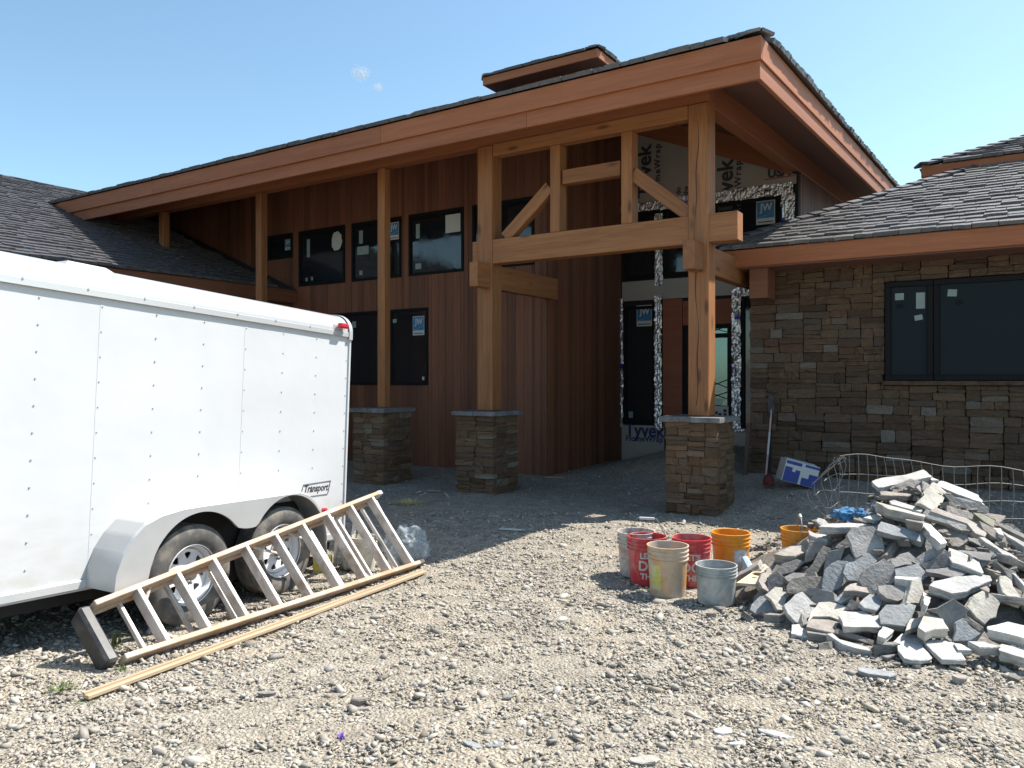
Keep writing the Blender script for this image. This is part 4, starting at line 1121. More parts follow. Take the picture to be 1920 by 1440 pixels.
for xw in (0.0, 0.862):
    c = oT + dH*xw - inH*0.135; c.z = gz(c.x, c.y)+0.332
    Mw = frame(c, dH, Vector((0, 0, 1)), -inH) @ Matrix.Rotation(random.uniform(0, 6), 4, 'Z')
    wh = inst('wheel', tyre_me, Mw, trailer)
    r_ = inst('rim', barrel_me, Mw, wh); inst('rim_disc', disc_me, Mw @ Matrix.Translation((0, 0, 0.020)), wh); inst('hub', hubm, Mw @ Matrix.Translation((0, 0, 0.02)), wh)
    inst('wheel_nut', nut_me, Mw @ Matrix.Translation((0, 0, 0.02)), wh); inst('brake_drum', dark_me, Mw, wh)
# tandem fender: outer skin and face with two arches
def arch(x):
    best = 0.0
    for xw in (0.0, 0.862):
        dx = abs(x-xw); zc_ = 0.285+0.053*xw
        if dx < 0.415: best = max(best, zc_+math.sqrt(0.415**2-dx**2)+0.005)
    return best
PO = [(-0.655, 0.28), (-0.645, 0.40), (-0.602, 0.51), (-0.534, 0.606), (-0.453, 0.677), (-0.338, 0.722), (-0.174, 0.748), (0.0, 0.755), (0.95, 0.775), (1.05, 0.745), (1.12, 0.70), (1.206, 0.615), (1.254, 0.53), (1.29, 0.40), (1.30, 0.25)]
xs_ = sorted(set([round(-0.655+1.955*i/70, 4) for i in range(71)]+[p[0] for p in PO]))
outl = []
for x in xs_:
    zo = float(np.interp(x, [p[0] for p in PO], [p[1] for p in PO])); zi = 0.25
    if -0.415 < x < 1.277: zi = max(arch(x), 0.25)
    if 0.30 < x < 0.57:
        zi = max(arch(x), 0.545+1.3*(x-0.431)**2)
    outl.append((x, zo, min(zi, zo-0.02)))
YF = -0.285
vs = []; fs = []; n = len(outl)
for (x, zo, zi) in outl: vs += [(x, YF, zi), (x, YF, zo-0.014), (x, YF+0.014, zo), (x, 0.0, zo+0.005), (x, YF+0.02, zi)]
for i in range(n-1):
    a = i*5; b = a+5
    fs += [(a, b, b+1, a+1), (a+1, b+1, b+2, a+2), (a+2, b+2, b+3, a+3), (a, a+4, b+4, b)]
mb = MB(); mb.add(vs, fs); tp('fender', mb, M['alu'], smooth=True, sharp=28)
mb = MB(); mb.box((0.43, -0.02, 0.39), (1.66, 0.03, 0.54)); tp('wheel_well', mb, M['dark'])

# ------------------------------------------------------------------ STEPLADDER on its side
B0 = c2h(-2.20, 4.36, 0.035); B1 = c2h(-0.80, 6.70, 0.03); T0 = c2h(-2.44, 4.50, 0.29); T1 = c2h(-1.20, 6.93, 0.585)
lad = empty("stepladder", (B0+B1)/2, "orange fibreglass stepladder lying on its side against the trailer wheels", "ladder")
Lx = (B1-B0).normalized(); Vv = (T1-B1) - Lx*(T1-B1).dot(Lx); Vv.normalize(); Nn = Lx.cross(Vv)      # Nn points to the trailer?
if Nn.dot(inw) < 0: Nn = -Nn
def lp(t, s, n): 
    a = B0.lerp(B1, t); b = T0.lerp(T1, t); return a.lerp(b, s) + Nn*n
def lbar(name, p0, p1, wn, h, mat, parent=lad, ch=0.004):
    p0, p1 = Vector(p0), Vector(p1); d = (p1-p0); L = d.length; d.normalize(); s = Nn - d*Nn.dot(d); s.normalize(); u = d.cross(s)
    mb = MB(); mb.box((0, 0, 0), (L, wn, h), None, 0, ch); return mb.build(name, mat, parent, frame((p0+p1)/2, d, s, u))
def channel(name, p0, p1, wn, h, mat):
    p0, p1 = Vector(p0), Vector(p1); d = (p1-p0); L = d.length; d.normalize(); s = Nn - d*Nn.dot(d); s.normalize(); u = d.cross(s)
    mb = MB(); mb.box((0, 0, 0), (L, wn, 0.006)); sg = 1 if (name == 'rail' and (p0-B0).length > 0.2) else 1
    return mb, frame((p0+p1)/2, d, s, u), L
for s_ in (0.0, 1.0):
    o = lbar('rail', lp(0.012, s_, 0), lp(1.0, s_, 0), 0.085, 0.034, M['fibre'])
for s_ in (0.03, 0.97):
    lbar('rear_rail', lp(0.02, s_, 0.075), lp(0.985, s_, 0.08), 0.04, 0.028, M['fibre'])
for i in range(9):
    t = 0.115+0.106*i
    lbar('step', lp(t, 0.02, 0.0), lp(t, 0.98, 0.0), 0.080, 0.030, M['step'])
    for s_ in (0.06, 0.94):                                        # rivet plates at both ends
        pass
for i in range(8):
    t = 0.085+0.122*i
    lbar('rear_bar', lp(t, 0.05, 0.078), lp(t, 0.95, 0.078), 0.034, 0.024, M['step'])
rvl = MB()
for i in range(9):
    for s_, sg in ((0.0, -1), (1.0, 1)):
        for dn in (-0.022, 0.022):
            for up_ in (1, -1):
                p = lp(0.115+0.106*i, s_, dn)+Vv*(0.0175*up_); rvl.lathe([(0.007, 0.0), (0.005, 0.003), (0.0, 0.0035)], 6, frame(p, Lx, Lx.cross(Vv*up_)*-1, Vv*up_))
tag(rvl.build('rivets', M['rivet'], lad), kind='stuff')
for t in (0.47, 0.60): lbar('spreader', lp(t, 0.97, 0.03), lp(t+0.10, 0.80, 0.12), 0.012, 0.022, M['step'])
for (t0, s0, t1, s1) in ((0.963, 0.55, 0.993, 0.96), (0.963, 0.45, 0.993, 0.04), (0.12, 0.72, 0.155, 0.97), (0.12, 0.28, 0.155, 0.03), (0.75, 0.70, 0.785, 0.97), (0.75, 0.30, 0.785, 0.03)):
    a = lp(t0, s0, 0.02); b = lp(t1, s1, 0.02); mid = (a+b)/2 + Lx*0.03*(1 if t1 > 0.9 else 0)
    mb = MB(); mb.tube([a, a.lerp(mid, 0.6), mid, mid.lerp(b, 0.5), b], 0.010, 6); mb.build('knee_brace', M['step'], lad)
for s_ in (0.0, 1.0):
    mb = MB(); p = lp(1.0, s_, 0); mb.box((0.015, 0, 0), (0.06, 0.088, 0.040), frame(p, Lx, Nn, Lx.cross(Nn)), 0, 0.005); mb.build('foot', M['rail'] if s_ else M['blackplastic'], lad)
cm = lp(0.0, 0.5, 0.045); cv = (T0-B0).normalized()
mb = MB(); cn = Lx.cross(cv).normalized()
if cn.dot(inw) < 0: cn = -cn
mb.box((0, 0, 0), (0.075, 0.39, 0.135), frame(cm-Lx*0.02, Lx, cv, cn), 0, 0.016); mb.build('top_cap', M['blackplastic'], lad)

mb = MB(); a = on_z(160, 1302, 0.03); b = on_z(796, 1071, 0.03); a.z = gz(a.x, a.y)+0.028; b.z = gz(b.x, b.y)+0.028
mb.bar(a, b, 0.048, 0.020, mi=0, ch=0.002); d = (b-a).normalized(); sd = Vector((0, 0, 1)).cross(d)
mb.bar(a+sd*0.014+Vector((0, 0, 0.014)), b+sd*0.014+Vector((0, 0, 0.014)), 0.019, 0.012, mi=0)
mid = (a+b)/2; u_ = frame(mid, d, sd, d.cross(sd)); inv = u_.inverted(); mb.v = [tuple(inv @ Vector(p)) for p in mb.v]
tag(mb.build("trim_strip", M['lath'], None, u_), "long thin strip of wood trim lying beside the ladder", "wood strip")

# ------------------------------------------------------------------ BUCKETS
def mat_bucket(name, col, dirt, amt, scale=5, rough=0.45, grad=0.0):
    m, t, b = new_mat(name); co = coords(t)
    n = tex_noise(t, co, scale, 6, 0.65, 0.6); n2 = tex_noise(t, co, scale*5, 4, 0.6)
    k = ramp(t, n, [(0.60-amt*0.4, (0, 0, 0)), (0.75-amt*0.35, (1, 1, 1))])
    c = mixc(t, k, col, dirt); c = mixc(t, 0.45, c, ramp(t, n2, [(0.3, (0.7,)*3), (0.7, (1.25,)*3)]), 'MULTIPLY')
    t.links.new(c, b.inputs["Base Color"]); b.inputs["Roughness"].default_value = rough
    b.inputs["Subsurface Weight"].default_value = 0.0
    return m
BK = {'red': mat_bucket("red_plastic", (0.50, 0.035, 0.045), (0.40, 0.24, 0.22), 0.28),
      'orange_dirty': mat_bucket("muddy_orange_plastic", (0.62, 0.29, 0.05), (0.46, 0.39, 0.32), 0.70, 3.5),
      'orange': mat_bucket("orange_plastic", (0.70, 0.27, 0.012), (0.50, 0.30, 0.12), 0.30, 5),
      'grey': mat_bucket("cement_coated_plastic", (0.27, 0.28, 0.27), (0.42, 0.43, 0.42), 0.45, 4, 0.8),
      'whitish': mat_bucket("stained_white_plastic", (0.50, 0.48, 0.45), (0.28, 0.17, 0.14), 0.35, 6),
      'cream': mat_bucket("cream_plastic", (0.62, 0.58, 0.48), (0.45, 0.40, 0.32), 0.25, 5)}
BK['mud'] = mat_plain("dried_mortar", (0.27, 0.26, 0.25), 0.95, var=0.3, scale=12, bmp=0.4)
def bucket(px, py, Y, mat, label, h=0.37, rt=0.150, rb=0.131, handle=None, group="builders' buckets beside the stone heap", fill=None, lab=None, labc=((0.50, 0.48, 0.10), (0.50, 0.46, 0.40)), txt=None, lean=0.0):
    base = at_depth(px, py, Y); base.z = gz(base.x, base.y)+0.002
    t = empty("bucket", base, label, "bucket", group)
    g = lambda z: rb+(rt-rb)*z/h
    pr = [(0.0, 0.0), (rb-0.012, 0.0), (rb-0.003, 0.004), (rb, 0.014)]
    pr += [(g(h*0.70), h*0.70), (g(h*0.72)+0.001, h*0.72), (g(h*.74)+0.009, h*0.725), (g(h*.74)+0.009, h*0.745), (g(h*.74)+0.001, h*0.75)]
    pr += [(g(h*.80)+0.001, h*0.80), (g(h*.80)+0.008, h*0.805), (g(h*.82)+0.008, h*0.825), (g(h*.83)+0.001, h*0.83), (g(h*.885), h*0.885), (g(h*.89)+0.007, h*0.89), (g(h*.91)+0.007, h*0.91), (g(h*.91)+0.001, h*0.915)]
    pr += [(g(h*.97)+0.001, h*0.97), (g(h)+0.005, h*0.975), (g(h)+0.006, h*0.995), (g(h), h), (g(h)-0.006, h*0.995), (g(h)-0.006, h*0.96), (rb-0.008, 0.02), (0.0, 0.02)]
    Mb = Matrix.Translation(base) @ Matrix.Rotation(random.uniform(0, 6.28), 4, 'Z')
    MB().lathe(pr, 40).build('body', BK[mat], t, Mb, smooth=True, sharp=38)
    if fill:
        q = MB(); q.lathe([(0.0, h*fill+0.012), (g(h*fill)*0.5, h*fill+0.006), (g(h*fill)-0.009, h*fill)], 24); q.build('contents', BK['mud'], t, Mb, smooth=True)
    toward = Vector((-base.x, -base.y, 0)).normalized()          # towards whoever stands in the yard
    side = Vector((0, 0, 1)).cross(toward)
    if handle is not None:
        ang, tilt = handle                                          # bail plane direction and tilt
        ax = (side*math.cos(ang)+toward*math.sin(ang)).normalized(); perp = ax.cross(Vector((0, 0, 1)))
        R_ = g(h)+0.004; pts = []
        if tilt == 'straight':
            top = 0.135; pts = [ax*R_+Vector((0, 0, -0.045)), ax*R_*0.97+Vector((0, 0, 0.0)), ax*R_*0.50+Vector((0, 0, top)), ax*(-R_*0.50)+Vector((0, 0, top)), ax*(-R_*0.97), ax*(-R_)+Vector((0, 0, -0.045))]
        else:
            for i in range(15):
                a = math.pi*i/14; o = ax*(R_*math.cos(a)) + (Vector((0, 0, 1))*math.cos(tilt)+perp*math.sin(tilt))*(R_*1.02*math.sin(a)); pts.append(o+Vector((0, 0, -0.045)))
        pts = [base+Vector((0, 0, h))+p for p in pts]
        ho = MB().tube(pts, 0.0048, 6).build('handle', M['wire'], t)
        gm = len(pts)//2
        if tilt == 'straight': gp = [pts[2].lerp(pts[3], 0.12), pts[2].lerp(pts[3], 0.88)]
        else: gp = [pts[gm-2], pts[gm], pts[gm+2]]
        MB().tube(gp, 0.011, 8).build('grip', M['white'], ho)
    def wrap_mesh(me, ang0, z0):
        for v in me.vertices:
            a = ang0 + v.co.x/(g(z0)+0.001); zz_ = z0+v.co.y; r = g(zz_)+0.0016+v.co.z
            v.co = (r*math.cos(a), r*math.sin(a), zz_)
        return me
    a0 = math.atan2(toward.y, toward.x)
    if txt:
        for (s, sz, z, da) in txt:
            me = text_mesh(s, sz, M['white'], 0.0006, bold=0.0022 if sz > 0.06 else 0.0006)
            inst('lettering', wrap_mesh(me, a0+da, z), Matrix.Translation(base), t)
    if lab:
        da, z0, z1, wdt = lab; vs = []; fs = []
        for i in range(7):
            for j in range(2):
                a = a0+da+(i/6-0.5)*wdt; z = (z0, z1)[j]; r = g(z)+0.0012; vs.append((r*math.cos(a), r*math.sin(a), z))
        for i in range(6): fs.append((2*i, 2*i+2, 2*i+3, 2*i+1))
        q = MB(); q.add(vs, fs)
        q.build('label', mat_bucket("torn_label", labc[0], labc[1], 0.40, 9), t, Matrix.Translation(base))
    return t
LET = [("LET'S", 0.062, 0.235, 0.10), ("DO", 0.105, 0.155, 0.02), ("THIS", 0.062, 0.075, 0.08)]
bucket(1213, 1092, 6.2, 'red', "red bucket with white lettering and its handle up, behind the muddy orange one", handle=(0.12, 'straight'), fill=0.5, txt=[(a, b, c_, 0.10) for a, b, c_, _ in LET])
bucket(1296, 1095, 6.16, 'red', "red bucket with white lettering standing behind the grey bucket", fill=0.35, txt=[(a, b, c_, 0.02) for a, b, c_, _ in LET])
bucket(1252, 1118, 5.86, 'orange_dirty', "muddy orange bucket with torn yellow label at the front", h=0.375, lab=(-0.75, 0.06, 0.24, 0.75), fill=0.6)
bucket(1343, 1128, 5.64, 'grey', "short grey bucket coated in cement, frontmost of the group", h=0.275, rt=0.143, rb=0.132, fill=0.72)
bucket(1370, 1086, 6.36, 'orange', "bright orange bucket with white label, behind the grey bucket", lab=(0.62, 0.03, 0.255, 0.85), labc=((0.55, 0.54, 0.52), (0.30, 0.29, 0.32)), fill=0.3)
bucket(1193, 1082, 6.42, 'whitish', "stained white bucket half hidden behind a red bucket", h=0.36)
bucket(1500, 1060, 6.5, 'orange', "bright orange bucket with raised wire handle behind the stone heap", handle=(1.45, 0.0), fill=0.3)
bucket(681, 1052, 6.75, 'cream', "small cream bucket full of scraps behind the ladder", h=0.29, rt=0.115, rb=0.100, group=None, fill=0.9)

# ------------------------------------------------------------------ STONE HEAP
SL = {'g': (0.29, 0.275, 0.255), 'b': (0.265, 0.273, 0.275), 'd': (0.205, 0.195, 0.185), 'n': (0.245, 0.215, 0.185), 'c': (0.385, 0.36, 0.315), 'w': (0.46, 0.445, 0.415), 'p': (0.345, 0.305, 0.27), 'l': (0.37, 0.36, 0.345), 'o': (0.235, 0.225, 0.17)}
def heap_point(px, py):
    d = ray(px, py); o = Vector((0, 0, EYE)); t = 3.5
    while t < 9.5:
        p = o+d*t
        if p.z <= max(heap_h(p.x, p.y), 0.0)+0.02: return p
        t += 0.01
        # behind the crest: stop on the plane through the apex
        q = p-HEAP_C
        if q.dot(Vector((ray(960, HZ).x, ray(960, HZ).y, 0))) > 0.25: return p
    return p
def slab_from_poly(name, pts3, n, th, rng, color, label=None, group=None, rough=0.010):
    n = Vector(n).normalized(); c = sum(pts3, Vector())/len(pts3)
    u, v, _ = zup(n)
    ring = []
    m = len(pts3)
    for i in range(m):
        a, b = pts3[i], pts3[(i+1) % m]; L = (b-a).length; k = max(1, int(L/0.055))
        for j in range(k):
            p = a.lerp(b, j/k)
            if j: p = p + (p-c).normalized()*rng.uniform(-rough, rough)
            ring.append(p)
    N_ = len(ring)
    bm = bmesh.new()
    def lay(off, inset, jit):
        return [bm.verts.new(p-c-n*(off+rng.uniform(-jit, jit)) - (p-c).normalized()*min(inset, (p-c).length*0.3)*rng.uniform(0.4, 1.5) ) for p in ring]
    r0 = lay(0.0, 0.004, 0.001); r1 = lay(0.005, 0.0, 0.003); r2 = lay(th*0.5, 0.008, 0.009); r3 = lay(th*0.62, 0.002, 0.004); r4 = lay(th, 0.02, 0.003)
    try:
        bm.faces.new(r0); bm.faces.new(r4[::-1])
    except ValueError: pass
    for A, B in ((r0, r1), (r1, r2), (r2, r3), (r3, r4)):
        for i in range(N_):
            try: bm.faces.new((A[i], B[i], B[(i+1) % N_], A[(i+1) % N_]))
            except ValueError: pass
    bmesh.ops.triangulate(bm, faces=[f for f in bm.faces if len(f.verts) > 4])
    bmesh.ops.recalc_face_normals(bm, faces=bm.faces)
    me = bpy.data.meshes.new(name); bm.to_mesh(me); bm.free(); me.materials.append(M['slab'])
    k = rng.uniform(0.88, 1.12)
    o = inst(name, me, Matrix.Translation(c), None, tuple(x*k for x in color))
    return tag(o, label, "stone slab", group)
GH = "loose sandstone slabs in the heap"
rngs = random.Random(31)
SLABS = [
 ([(1577,1155),(1582,1146.5),(1618,1146),(1635,1156),(1649.5,1152),(1656,1171.5),(1643,1174.5),(1585,1173)], (0,-.25,1), .06, 'w', "broad white slab with a notched top edge, low in the middle of the heap"),
 ([(1651,1150),(1664,1135),(1701,1132),(1714,1137),(1706,1157),(1695,1172),(1668,1168),(1654,1168)], (-.15,-.5,.8), .09, 'b', "teal grey slab, part in shadow, right of the broad white notched slab"),
 ([(1679,1203),(1693,1190),(1706,1190),(1716,1193),(1732,1197),(1736,1203),(1727,1208),(1731,1215),(1744,1230),(1741,1232),(1708,1234),(1697,1231),(1687,1218),(1685,1208)], (0,-.12,1), .05, 'w', "white rounded slab with one pointed corner at the front foot"),
 ([(1734,1203),(1778,1202),(1788,1206),(1807,1234),(1767,1234),(1750,1220)], (0,-.12,1), .05, 'w', "white four-sided slab at the front foot, right of the rounded one"),
 ([(1789,1206),(1801,1207),(1823,1218),(1797,1218)], (0,-.1,1), .05, 'w', "white pointed sliver tucked behind the four-sided front slab"),
 ([(1818,1203),(1844,1203),(1855,1207),(1873,1211),(1837,1213)], (0,-.1,1), .075, 'l', "flat thick slab on the gravel with a thin sunlit top, front right"),
 ([(1874,1212),(1880,1208),(1925,1217),(1930,1236),(1876,1219)], (.0,-.15,1), .08, 'w', "thick white slab at the lower right edge of the photo"),
 ([(1855,1175),(1870,1172),(1890,1167),(1918,1173),(1930,1181),(1925,1197),(1887,1187),(1856,1179)], (0,-.15,1), .08, 'w', "large white slab with thick brown edge above the lower right corner one"),
 ([(1817,1137),(1828,1118),(1844,1110),(1860,1118),(1873,1130),(1866,1155),(1847,1167),(1832,1155)], (.25,-.8,.62), .08, 'c', "eight-sided upright slab with two cracks across its face"),
 ([(1807,1160),(1812,1154),(1843,1175),(1836,1182)], (-.4,-.7,.5), .06, 'n', "narrow brown slab under the cracked eight-sided one"),
 ([(1741,1145),(1787,1127),(1814,1145),(1793,1167),(1787,1199),(1777,1202),(1761,1152)], (-.2,-.9,.35), .06, 'd', "tall dark slab leaning behind the cream-topped block"),
 ([(1793,1168),(1807,1161),(1836,1187),(1820,1200),(1789,1200)], (0,-.8,.5), .05, 'b', "dark blue slab leaning in the shade left of the narrow brown slab"),
 ([(1724,1175),(1733,1153),(1755,1152),(1765,1158),(1776,1177),(1751,1178),(1736,1184)], (.05,-.2,1), .09, 'c', "thick cream slab with rounded back, above the white front slabs"),
 ([(1708,1160),(1731,1155),(1723,1173),(1700,1181)], (.1,-.4,.9), .07, 'c', "small cream stepped slab between the teal one and the thick cream one"),
 ([(1554,1190),(1563,1188),(1575,1199),(1622,1212),(1630,1219),(1606,1215),(1580,1207)], (.05,-.15,1), .10, 'l', "long thick slab lying on the gravel at the front left"),
 ([(1656,1174),(1675,1182),(1672,1186),(1660,1196),(1648,1191)], (.2,-.1,1), .07, 'w', "small pale wedge at the right end of the broad white notched slab"),
 ([(1567,1187),(1573,1180),(1635,1200),(1633,1208)], (-.1,-.75,.6), .07, 'd', "dark edge-on slab under the broad white notched slab"),
 ([(1641,1210),(1660,1204),(1679,1203),(1686,1207)], (0,-.1,1), .09, 'd', "dark thick slab seen edge-on left of the white rounded slab"),
 ([(1655,1229),(1690,1221),(1697,1224),(1665,1233)], (0,-.1,1), .05, 'd', "thin dark slab lowest on the gravel by the white rounded slab"),
 ([(1473,1136),(1505,1113),(1528,1137),(1520,1152),(1500,1166),(1493,1164)], (.25,-.72,.62), .06, 'l', "pale grey diamond-shaped slab standing on its corner at the left"),
 ([(1408,1142),(1411,1133),(1425,1119),(1436,1118),(1448,1125),(1457,1147),(1417,1148)], (-.1,-.6,.8), .05, 'b', "blue grey slab with a dark line, leftmost at the foot of the heap"),
 ([(1437,1116),(1454,1102),(1467,1103),(1467,1110),(1486,1110),(1473,1122),(1468,1141),(1458,1141),(1448,1124)], (.15,-.6,.75), .05, 'c', "cream three-pointed slab between the leftmost blue one and the diamond"),
 ([(1433,1152),(1444,1149),(1473,1152),(1462,1154)], (0,-.1,1), .07, 'd', "short flat slab on the gravel below the leftmost blue grey slab"),
 ([(1479,1099),(1488,1086),(1540,1084),(1542,1101),(1526,1126),(1510,1111),(1479,1111)], (-.1,-.85,.45), .08, 'n', "square brown slab leaning back above the pale diamond"),
 ([(1537,1131),(1556,1130),(1585,1138),(1581,1147),(1576,1163),(1556,1155),(1527,1155),(1516,1168),(1523,1147)], (0,-.5,.85), .08, 'c', "cream layered slab with a flaking corner right of the diamond"),
 ([(1516,1174),(1528,1154),(1559,1157),(1576,1161),(1562,1184),(1554,1183)], (.05,-.2,1), .05, 'p', "pinkish square slab lying flat below the layered cream slab"),
 ([(1486,1172),(1500,1171),(1514,1182),(1517,1193),(1485,1187)], (0,-.15,1), .06, 'w', "small white chipped slab at the front left foot"),
 ([(1512,1178),(1554,1186),(1553,1192),(1516,1186)], (0,-.15,1), .09, 'd', "dark slab under the pinkish square slab"),
 ([(1565,1125),(1583,1108),(1600,1116),(1577,1130)], (-.3,-.5,.8), .05, 'b', "small blue slab with a white lit end above the broad notched slab"),
 ([(1584,1107),(1595,1095),(1615,1092),(1628,1111),(1604,1107)], (.1,-.3,.95), .06, 'p', "rough pinkish cream lump in the middle left of the heap"),
 ([(1615,1088),(1622,1073),(1657,1051),(1672,1061),(1681,1081),(1675,1090),(1639,1113),(1629,1112)], (0,-.92,.4), .06, 'g', "large grey slab standing upright in the centre with a bright top edge"),
 ([(1680,1080),(1720,1082),(1711,1088),(1679,1084)], (0,-.1,1), .07, 'w', "slab with thin white top just right of the central upright one"),
 ([(1681,1067),(1720,1058),(1736,1075),(1727,1086),(1719,1082),(1682,1079)], (-.2,-.55,.8), .05, 'b', "flat blue slab in shade right of the central upright one"),
 ([(1649,1100),(1700,1099),(1708,1110),(1683,1125),(1664,1121),(1650,1110)], (0,-.6,.75), .09, 'g', "grey slab with cream patches below the central upright one"),
 ([(1711,1089),(1726,1086),(1732,1131),(1701,1129)], (.3,-.7,.5), .08, 'c', "rough cream block standing beside the cream-patched grey slab"),
 ([(1731,1110),(1745,1121),(1739,1135),(1733,1131)], (.3,-.1,1), .08, 'w', "knobbly white fragment right of the rough cream block"),
 ([(1613,1131),(1631,1115),(1658,1120),(1643,1143),(1622,1138)], (.05,-.45,.85), .06, 'b', "square blue slab, half in sun, above the notched white slab"),
 ([(1586,1144),(1598,1125),(1622,1138),(1618,1146)], (0,-.9,.4), .05, 'd', "dark triangular slab behind the broad white notched slab"),
 ([(1543,1095),(1548,1070),(1570,1054),(1587,1056),(1576,1100),(1556,1108),(1545,1112)], (-.1,-.85,.5), .06, 'b', "tall blue grey slab leaning back at the left middle"),
 ([(1584,1073),(1589,1056),(1627,1040),(1641,1053),(1622,1073),(1614,1088),(1592,1086)], (0,-.8,.55), .05, 'b', "blue grey slab tucked behind the central upright one"),
 ([(1592,1005),(1600,993),(1636,991),(1650,1005),(1660,1045),(1640,1048),(1627,1040),(1608,1047),(1598,1020)], (0,-.85,.5), .06, 'g', "big dark grey square slab tilted back high in the middle left"),
 ([(1672,1053),(1688,1040),(1703,1036),(1714,1046),(1713,1058),(1680,1062)], (0,-.6,.75), .05, 'd', "dark rounded slab in the hollow above the flat blue one"),
 ([(1713,1052),(1758,1022),(1769,1031),(1767,1042),(1724,1057)], (-.3,-.7,.6), .05, 'g', "narrow grey slab rising to the right with a pitted bright end"),
 ([(1726,1058),(1780,1035),(1783,1062),(1739,1067)], (-.2,-.85,.4), .05, 'd', "dark slab under the narrow grey slab with the pitted end"),
 ([(1783,1029),(1800,1035),(1810,1036),(1833,1043),(1841,1071),(1838,1072),(1808,1060),(1789,1054)], (.05,-.4,.9), .07, 'w', "bright white square slab tilted to the front in the right middle"),
 ([(1799,1032),(1829,1034),(1862,1038),(1855,1050),(1836,1048)], (0,-.3,.9), .06, 'd', "dark slab with one lit sliver behind the bright white square slab"),
 ([(1840,1054),(1868,1048),(1870,1056),(1842,1063)], (0,-.8,.5), .05, 'd', "small dark slab at the right of the bright white square slab"),
 ([(1739,1068),(1784,1064),(1810,1073),(1795,1082),(1741,1072)], (0,-.4,.9), .05, 'd', "thin dark slab with a bright line below the bright white square slab"),
 ([(1749,1097),(1756,1090),(1793,1081),(1837,1078),(1851,1081),(1854,1088),(1812,1107),(1787,1110)], (0,-.3,.95), .09, 'l', "largest slab in the right middle, its blue top half shaded"),
 ([(1838,1103),(1850,1099),(1855,1104),(1854,1110)], (0,-.1,1), .06, 'n', "small brown end of a slab under the largest blue-topped one"),
 ([(1877,1082),(1887,1082),(1897,1090),(1899,1100),(1916,1123),(1915,1130),(1897,1122),(1882,1110)], (.2,-.6,.75), .08, 'c', "pale curved slab standing at the right edge, middle height"),
 ([(1881,1066),(1895,1068),(1902,1073),(1922,1093),(1922,1100),(1901,1077)], (.1,-.3,.9), .06, 'l', "slab with a bright top just above the pale curved one"),
 ([(1869,1054),(1903,1072),(1922,1104),(1902,1094)], (.1,-.8,.5), .05, 'd', "dark slab sloping down behind the pale curved one"),
 ([(1840,1009),(1848,1009),(1905,1045),(1897,1052)], (.2,-.6,.7), .05, 'l', "long narrow slab with a flaking bright edge on the right slope"),
 ([(1735,964),(1741,957),(1751,960),(1819,983),(1827,993),(1824,1002),(1793,990),(1736,968)], (-.1,-.75,.6), .06, 'g', "long grey slab sloping down to the right below the bent pale one"),
 ([(1760,954),(1793,967),(1812,972),(1835,985),(1846,998),(1843,1003),(1827,998),(1814,982),(1751,960)], (.1,-.5,.8), .06, 'p', "long purplish slab lying on the long grey sloping one"),
 ([(1778,949),(1823,965),(1821,973),(1808,971),(1778,960)], (0,-.8,.5), .05, 'p', "short purplish slab above the long purplish one"),
 ([(1758,910),(1768,903),(1776,905),(1831,927),(1838,937),(1835,939),(1782,920)], (.1,-.25,1), .08, 'w', "long white slab on the top right, sloping down to the right"),
 ([(1774,927),(1803,937),(1835,942),(1850,950),(1850,960),(1815,955),(1790,947)], (0,-.85,.4), .06, 'd', "dark slab propping up the long white top right slab"),
 ([(1832,941),(1838,940),(1850,951),(1832,950)], (.1,-.2,1), .07, 'w', "small white corner poking out under the long white top right slab"),
 ([(1826,962),(1840,963),(1864,975),(1862,987),(1845,977)], (.1,-.6,.75), .05, 'o', "olive flaking slab on the upper right slope"),
 ([(1839,979),(1860,989),(1882,1005),(1897,1020),(1880,1016),(1845,992)], (.1,-.7,.6), .06, 'n', "brown slab sloping right below the olive flaking one"),
 ([(1860,990),(1876,991),(1882,1004),(1873,1001)], (.1,-.3,1), .05, 'w', "small bright square slab on the right slope under the wire"),
 ([(1876,994),(1891,1002),(1922,1018),(1922,1026),(1889,1006)], (.1,-.4,.9), .07, 'l', "long slab with a bright top edge leaving the photo on the right slope"),
 ([(1875,986),(1889,985),(1922,1002),(1922,1009)], (.1,-.6,.7), .05, 'd', "dark slab highest at the right edge, touching the wire mesh"),
 ([(1723,942),(1743,915),(1750,906),(1757,910),(1772,924),(1765,944),(1750,955),(1728,942)], (.45,-.62,.7), .05, 'c', "pale upright slab with a curved shadow, near the top"),
 ([(1640,902),(1657,896),(1696,891),(1727,882),(1741,894),(1735,895),(1660,912),(1651,912)], (-.1,-.22,1), .07, 'w', "topmost slab of the heap, long and pale"),
 ([(1736,890),(1745,891),(1760,900),(1747,900)], (0,-.2,1), .05, 'w', "small white slab poking out right of the topmost one"),
 ([(1653,922),(1660,921),(1700,925),(1708,926),(1700,930),(1655,928)], (0,-.3,1), .07, 'n', "brown edge-on slab under the topmost one"),
 ([(1670,940),(1678,938),(1727,954),(1722,958),(1674,945)], (.05,-.15,1), .06, 'l', "slab with a thin white top left of the pale upright one"),
 ([(1646,942),(1657,944),(1670,948),(1729,964),(1727,967),(1668,954)], (.05,-.15,1), .10, 'c', "long thick slab with a jagged bright top, upper left"),
 ([(1700,970),(1731,977),(1729,981),(1700,975)], (0,-.1,1), .08, 'n', "brown slab under the long jagged upper left one"),
 ([(1650,995),(1657,980),(1729,999),(1731,1008),(1727,1016),(1714,1011),(1680,1004)], (-.05,-.5,.85), .06, 'b', "blue oblong slab with a white patch of sun, upper middle"),
 ([(1729,981),(1739,977),(1773,1015),(1762,1017),(1745,1003)], (.2,-.25,1), .07, 'w', "narrow white slab sloping down right of the blue oblong one"),
